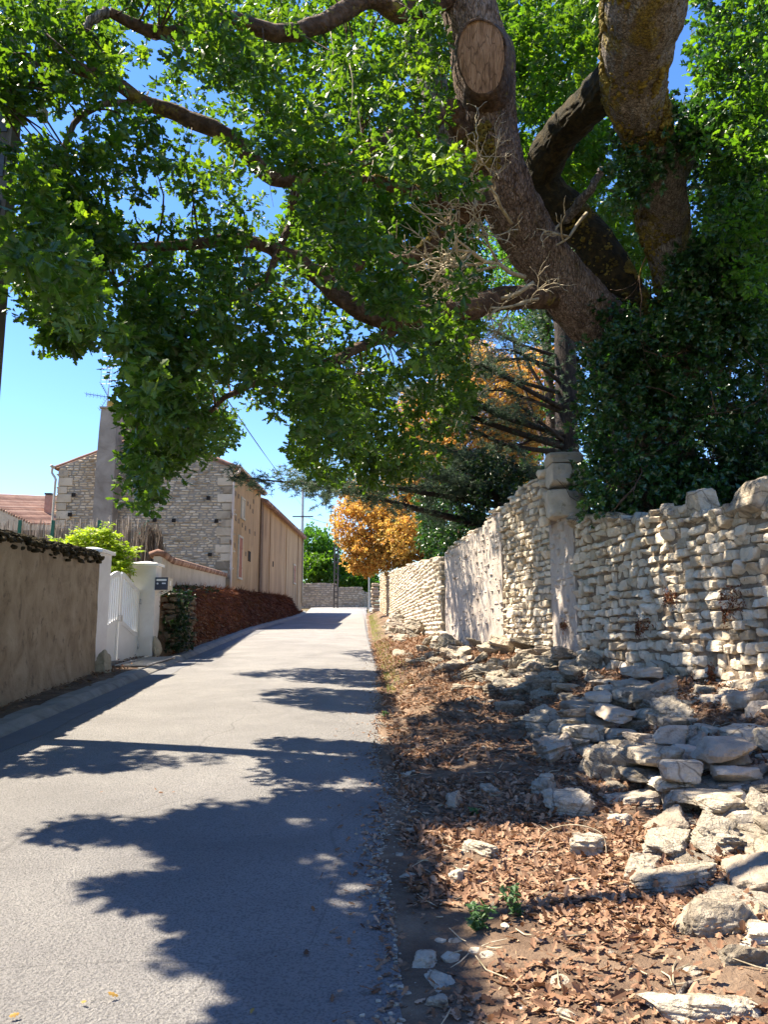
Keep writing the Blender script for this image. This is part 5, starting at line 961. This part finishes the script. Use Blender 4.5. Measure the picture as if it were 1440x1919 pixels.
# ledges: flat bedded slabs at the foot of the wall, individually laid
r = np.random.default_rng(77); protos = []
for k in range(14):
    V, F, T = stones([[0, 0, 0]], [[1, 1, 1]], np.eye(3)[None], n=20, seed=300 + k, boxy=.6, cuts=14, p=20, rough=.11, strata=.16); me = mesh('ledge_rock', V, F, M['rock' if k % 3 else 'limerust'], None, 2, T); protos.append(me)
used = [False] * 14
def lay(p, dims, rot, label, group):
    k = r.integers(14)
    if used[k]: o = protos[k].copy(); C.objects.link(o)
    else: o = protos[k]; used[k] = True
    p = np.array(p) - np.array([0, 0, .10 * dims[2]]); o.location = tuple(float(q) for q in p); o.scale = tuple(float(q) for q in dims); o.rotation_euler = rot; tag(o, label, 'rock', group)
cnt = 0; 
for k in range(2000):
    if cnt >= 125: break
    y = r.uniform(3.2, 13.0); t = r.beta(1.3, 1.1) * .6 + .42 if y < 9 else r.uniform(.5, 1.02); x = xR(y) + t * (xW(y) - xR(y)); 
    if r.random() > (1.15 if y < 9 else .7): continue
    sz = r.uniform(.18, .52) * (1 if t < .85 else .7); z = float(gR(x, y)); h = sz * r.uniform(.4, .85)
    lay((x, y, z + h * .12), (sz * r.uniform(.6, 1), sz * 1.2, h), (r.normal(0, .12), r.normal(0, .16) - .1, r.uniform(-.5, .5)), 'weathered limestone ledge slab bedded in the slope below the near wall', 'ledge slabs below the near wall'); cnt += 1
for (u, v, s_) in [(1300, 1500, .42), (1395, 1475, .40), (1255, 1560, .34), (1345, 1590, .38), (1405, 1650, .40), (1430, 1555, .36), (1310, 1430, .42), (1235, 1480, .36), (1400, 1400, .4), (1170, 1500, .26), (1380, 1700, .30), (1290, 1620, .26), (1200, 1400, .34), (1085, 1400, .30), (1010, 1380, .28)]:
    p_ = gpt(u, v); lay(p_, (s_ * .85, s_ * 1.1, s_ * r.uniform(.55, .85)), (r.normal(0, .15), r.normal(0, .15) - .15, r.uniform(-.7, .7)), 'weathered limestone ledge slab bedded in the slope below the near wall', 'ledge slabs below the near wall')
cnt = 0
while cnt < 165:
    if r.random() < .5: y = r.uniform(10.5, 18.5); t = r.uniform(.38, 1)
    else: y = r.uniform(21, 33); t = r.uniform(.5, 1)
    x = xR(y) + t * (xW(y) - xR(y)) ; sz = r.uniform(.15, .42); pile = .35 * sm((t - .5) / .5) * r.random() * (1.2 if y > 20 else .8)
    lay((x, y, float(gR(x, y)) + pile), (sz, sz * 1.1, sz * .55), (r.normal(0, .3), r.normal(0, .3), r.uniform(0, 6)), 'fallen rubble stone heaped at the foot of the wall beyond the ledges', 'rubble heaped along the wall foot'); cnt += 1
for k in range(14):
    if not used[k]: lay_o = protos[k]; lay_o.location = (3, 9 + .1 * k, float(gR(3, 9 + .1 * k))); lay_o.scale = (.2, .2, .1); tag(lay_o, 'weathered limestone ledge slab bedded in the slope below the near wall', 'rock', 'ledge slabs below the near wall')
# pebbles and chips: nobody could count them
k = 1700; y = 1.6 + r.gamma(2, 3.2, k); t = r.uniform(.0, 1.0, k); x = xR(y) + .03 + t * (xW(y) - xR(y)); sz = r.uniform(.008, .034, k) * r.choice([1, 1, 1, 2.2], k)
V, F, T = stones(np.stack([x, y, gR(x, y) + sz * .1], 1), np.stack([sz * 1.2, sz, sz * .6], 1), np.array([np.array(Matrix.Rotation(a, 3, 'Z')) for a in r.uniform(0, 6, k)]), n=2, seed=4, boxy=.6, cuts=4, p=10); tag(mesh('gravel', V, F, M['rock'], None, False, T), kind='stuff')
# dead leaves
LEAFD = leaf_t([(0, .02), (.2, .2), (.3, .1), (.5, .3), (.62, .15), (.8, .22), (1, .02)])
def litter(n, x, y, zf, size, m, name, up=1.4, tm=LEAFD, lift=.02, seed=0):
    r = np.random.default_rng(seed); z = zf(x, y); P = np.stack([x, y, z + r.uniform(0, lift, n)], 1); nr = r.normal(0, .55, (n, 3)); nr[:, 2] += up; nr *= np.where(r.random(n) < .5, 1, -1)[:, None]; V, F, T = place(tm, P, frames(nr, r.normal(size=(n, 3))), size * r.uniform(.35, 1.45, n), np.clip(r.normal(.5, .25, n), 0, 1)); V[:, 2] = np.maximum(V[:, 2], zf(V[:, 0], V[:, 1]) + .002); return tag(mesh(name, V, F, M[m], None, False, T), kind='stuff')
n = 90000; y = 1.5 + r.gamma(1.7, 2.6, n); t = r.beta(1.0, 1.25, n); x = xR(y) + .06 + t * (xW(y) - xR(y)); keep = (sn(np.stack([x, y], 1), 1.5, 44) + .55 * (t - .22) * 3 > .06 + r.normal(0, .2, n)) & (y < 40); x, y = x[keep], y[keep]; litter(len(x), x, y, gR, .050, 'litter', 'dead_leaves', seed=1, lift=.03)
n = 26000; y = r.uniform(7, 24, n); t = r.beta(1.0, 1.1, n); litter(n, xR(y) + .03 + t * (xW(y) - xR(y)), y, gR, .062, 'litter', 'dead_leaves', seed=11, lift=.03)
n = 5000; y = r.uniform(18.8, 57, n) ; t = r.beta(1, 1, n); x = (xL(y) - .4) * (1 - t) + bankline(y) * t; litter(n, x, y, gL, .11, 'creeper', 'dead_leaves', up=.9, lift=.05, seed=2)
n = 2600; y = r.uniform(5, 18.8, n); x = xL(y) - .42 - r.beta(1.5, .8, n) * .7; litter(n, x, y, lambda a, b: zr(b) + .10, .055, 'litter', 'dead_leaves', seed=3)
# creepers / dry roots cloaking the left bank
r = np.random.default_rng(19); n = 26000; y = 18.7 + 38 * r.random(n) ** 1.15; t = r.beta(1.3, .9, n); x = (xL(y) - .45) * (1 - t) + (bankline(y) + .05) * t; z = gL(x, y); d = np.stack([r.normal(.35, .3, n), r.normal(-.1, .3, n), r.normal(-.6, .45, n)], 1)
V, F, T = place(BLADE, np.stack([x, y, z + .05], 1), frames(r.normal(size=(n, 3)) + [1, 0, .6], d), r.uniform(.12, .34, n), np.clip(r.normal(.4, .28, n), 0, 1), .16); V[:, 2] = np.maximum(V[:, 2], zr(V[:, 1]) + .08); tag(mesh('dry_creeper', V, F, M['creeper'], None, False, T), kind='stuff')
cs = []
for k in range(190): cs.append((r.uniform(-5.5, -5.0), r.uniform(18.45, 19.6), r.uniform(1.2, 2.7)))
for k in range(260): y = r.uniform(18.8, 27); t = r.uniform(.55, 1); x = (xL(y) - .45) * (1 - t) + bankline(y) * t; cs.append((x, y, float(gL(x, y)) + .05))
(V, F, T), _ = clump_leaves(np.array(cs), 18, .16, .07, IVY, r, up=.5); o = mesh('creeping_ivy', V, F, M['darkleaf'], None, False, T); tag(o, kind='stuff')
m = MB(); r = np.random.default_rng(91)
for k in range(420):
    y = 1.6 + r.gamma(1.8, 2.2); t = r.uniform(0, .95); x = xR(y) + .05 + t * (xW(y) - xR(y)); a = r.uniform(0, 6.28); l = r.uniform(.04, .22); p = np.array([x, y, float(gR(x, y)) + .02]); e = p + np.array([math.cos(a) * l, math.sin(a) * l, 0]); e[2] = float(gR(e[0], e[1])) + .015 + r.uniform(0, .03); V, F = tube([p, (p + e) / 2 + r.normal(0, .12 * l, 3) * [1, 1, .3], e], [.003, .0035, .002], 4); m.add(V, F)
tag(m.build('twig_litter', M['deadwood']), kind='stuff')
k = 2600; y = 1.6 + r.gamma(1.6, 4, k); x = xRw(y) + r.normal(.03, .06, k); sz = r.uniform(.006, .022, k); V, F, T = stones(np.stack([x, y, np.maximum(crown(x, y) * (x < xRw(y)) + (x >= xRw(y)) * gR(x, y), zr(y)) + .003], 1), np.stack([sz * 1.2, sz, sz * .7], 1), np.repeat(np.eye(3)[None], k, 0), n=2, seed=6, boxy=.6, cuts=4, p=10); tag(mesh('grit', V, F, M['rock'], None, False, T), kind='stuff')
n = 1100; y = 1.6 + r.gamma(1.8, 3.2, n); x = xRw(y) - np.abs(r.normal(0, .07, n)) * r.choice([1, 1, 3], n); litter(n, x, y, lambda a, b: crown(a, b) + .002, .038, 'litter', 'dead_leaves', seed=7)
# grass tufts along the right edge of the road
n = 3800; y = np.concatenate([r.uniform(26, 50, 2600), r.uniform(12, 26, 1200)]); x = xR(y) + .1 + np.abs(r.normal(0, .22, n)); P = np.stack([x, y, gR(x, y)], 1); d = r.normal(0, .35, (n, 3)); d[:, 2] = 1; V, F, T = place(BLADE, P, frames(r.normal(size=(n, 3)), d), r.uniform(.05, .16, n), r.random(n), .09); tag(mesh('grass', V, F, M['grass'], None, False, T), kind='stuff')
# small weeds
def weed(u, v, h, n, label, seed):
    r = np.random.default_rng(seed); p = gpt(u, v); root = empty('weed', p, label, 'weed'); m = MB(); P_, A_, N_ = [], [], []
    for k in range(n):
        d = np.array([r.normal(0, .35), r.normal(0, .35), 1.]); q = p.copy(); pts = [q]
        for j in range(5): d = d + r.normal(0, .15, 3); d /= np.linalg.norm(d); q = q + d * h / 5 * r.uniform(.7, 1.1); pts.append(q); [(P_.append(q + r.normal(0, .006, 3)), A_.append(r.normal(size=3) + [0, 0, .3]), N_.append(r.normal(0, .5, 3) + [0, -.2, 1])) for _ in range(5)]
        V, F = tube(pts, np.linspace(.0035, .0015, 6), 4); m.add(V, F)
    m.build('stem', M['weed'], root); V, F, T = place(SIMPLE, np.array(P_), frames(np.array(N_), np.array(A_)), r.uniform(.022, .045, len(P_)), r.random(len(P_))); mesh('leaves', V, F, M['weed'], root, False, T)
weed(895, 1745, .14, 7, 'bushy grey-green weed in the leaves near the dirt patch', 1); weed(975, 1720, .20, 3, 'slender upright weed right of the bushy one', 2); weed(720, 1345, .10, 4, 'small green weed at the asphalt edge up the lane', 3); weed(890, 1530, .06, 4, 'tiny weed between the rocks on the upper verge', 4)
# dried red-brown creeper clinging to the near wall
for k, (u, v, w, h, lab) in enumerate([(1385, 1130, 14, 42, 'long strip of dried red-brown creeper high on the near wall by the right edge'), (1212, 1175, 15, 26, 'clump of dried creeper in the middle of the near wall'), (1272, 1118, 7, 22, 'small dried creeper tuft just above the middle clump'), (1315, 1282, 13, 20, 'dried creeper tuft low on the near wall above the ledges'), (1350, 1270, 7, 30, 'narrow dried creeper strand beside the low tuft'), (1065, 1172, 6, 12, 'tiny dried creeper tuft just right of the plastered strip')]):
    r = np.random.default_rng(500 + k); n = 160 + 6 * h; kx = (u - 720) / FPX; yy = next(y for y in np.arange(3, 13, .01) if xW(y) < kx * (y * 1.005)); P = np.array([W(u + a * w * .6, v + b * h * .6, yy) for a, b in r.normal(0, .6, (n, 2))]); P[:, 1] += (P[:, 0] - xW(yy)) * -6; P[:, 1] = yy + np.clip(P[:, 1] - yy, -.25, .25); P[:, 0] = xW(P[:, 1]) - r.uniform(.01, .07, n)
    root = empty('dry_creeper', P.mean(0), lab, 'creeper', 'dried creeper tufts on the near wall'); V, F, T = place(LEAFD, P, frames(r.normal(size=(n, 3)) + [-1, 0, 0], r.normal(0, .6, (n, 3)) + [0, 0, -1]), r.uniform(.018, .04, n), r.random(n)); mesh('leaves', V, F, M['creeper'], root, False, T)
    m = MB(); m.bar(tuple(P.mean(0) + [0, 0, .12]), tuple(P.mean(0) - [0, 0, .15]), .006, 4, .003); m.build('stem', M['deadwood'], root)
# curved dry stem, sticks and the root
m_ = lambda pts, r0, r1, nm, lab, cat, mm='deadwood': (lambda PR: tag(mesh(nm, *tube(PR[0], PR[1], 6, .05), M[mm], None, True), lab, cat))(smoothpath(pts, np.linspace(r0, r1, len(pts)), 6))
a = gpt(1005, 1600); b = gpt(1138, 1610); m_([a, a + np.array([.08, .1, .10]), (a + b) / 2 + np.array([.03, .05, .17]), b + np.array([-.01, .05, .13]), b], .0025, .0035, 'dry_bramble', 'arched pale dry bramble looping over the rocks', 'bramble')
a = gpt(1230, 1380); b = gpt(1200, 1480); m_([a + [0, 0, .1], (a + b) / 2 + [.03, -.05, .08], b + [0, -.03, .02]], .014, .022, 'root', 'dark crooked root hanging down the ledge beside the rounded block', 'root', 'bark2')
a = gpt(1050, 1662); b = gpt(1100, 1655); m_([a + [0, 0, .02], (a + b) / 2 + [0, 0, .03], b + [0, 0, .02]], .007, .006, 'stick', 'short pale stick lying on the leaves mid verge', 'stick')
a = gpt(1270, 1880); b = gpt(1310, 1850); m_([a + [0, 0, .02], (a + b) / 2 + [0, 0, .04], b + [0, 0, .02]], .010, .008, 'stick', 'grey stick lying on the leaves at bottom right', 'stick', 'bark2')
# fallen yellow leaves on the road, each its own thing
FL = [(187, 1487, 'curled dead leaf on the shaded road at left'), (292, 1483, 'tiny ochre leaf in the shaded road beside the pair of dead leaves'), (306, 1489, 'left one of the pair of brown leaves in the road shade'), (322, 1487, 'right one of the pair of brown leaves in the road shade'), (90, 1553, 'small orange leaf on sunlit asphalt at the left'), (36, 1908, 'yellow leaf in the bottom left corner of the road'), (152, 1882, 'orange-yellow leaf near the bottom, right of the corner leaf'), (470, 1898, 'yellow leaf on the road close to the bottom middle'), (222, 1870, 'very small tan leaf on the lower road')]
for i, (u, v, lab) in enumerate(FL):
    b = (959.5 - v) / FPX; a = (u - 720) / FPX; dy = math.cos(PITCH) - b * math.sin(PITCH); dz = math.sin(PITCH) + b * math.cos(PITCH); t = (EYE - .03) / (.056 * dy - dz); p = np.array([a * t, dy * t, float(crown(a * t, dy * t)) + .012])
    V, F, T = place(LEAFD, np.zeros((1, 3)), frames(np.array([[.2 * math.sin(i), -.3, 1.]]), np.array([[math.cos(i * 2), math.sin(i * 2), .1]])), np.array([.026 + .007 * (i % 3)]), np.array([.5])); V[:, 2] += np.abs(V[:, 0]) * .5; V[:, 2] -= V[:, 2].min(); o = mesh('fallen_leaf', V, F, M['yleaf' if i > 3 else 'litter'], None, False, T); o.location = tuple(p); tag(o, lab, 'leaf', 'fallen leaves on the road')
print('leaves', len(cl), len(c2), len(ci))
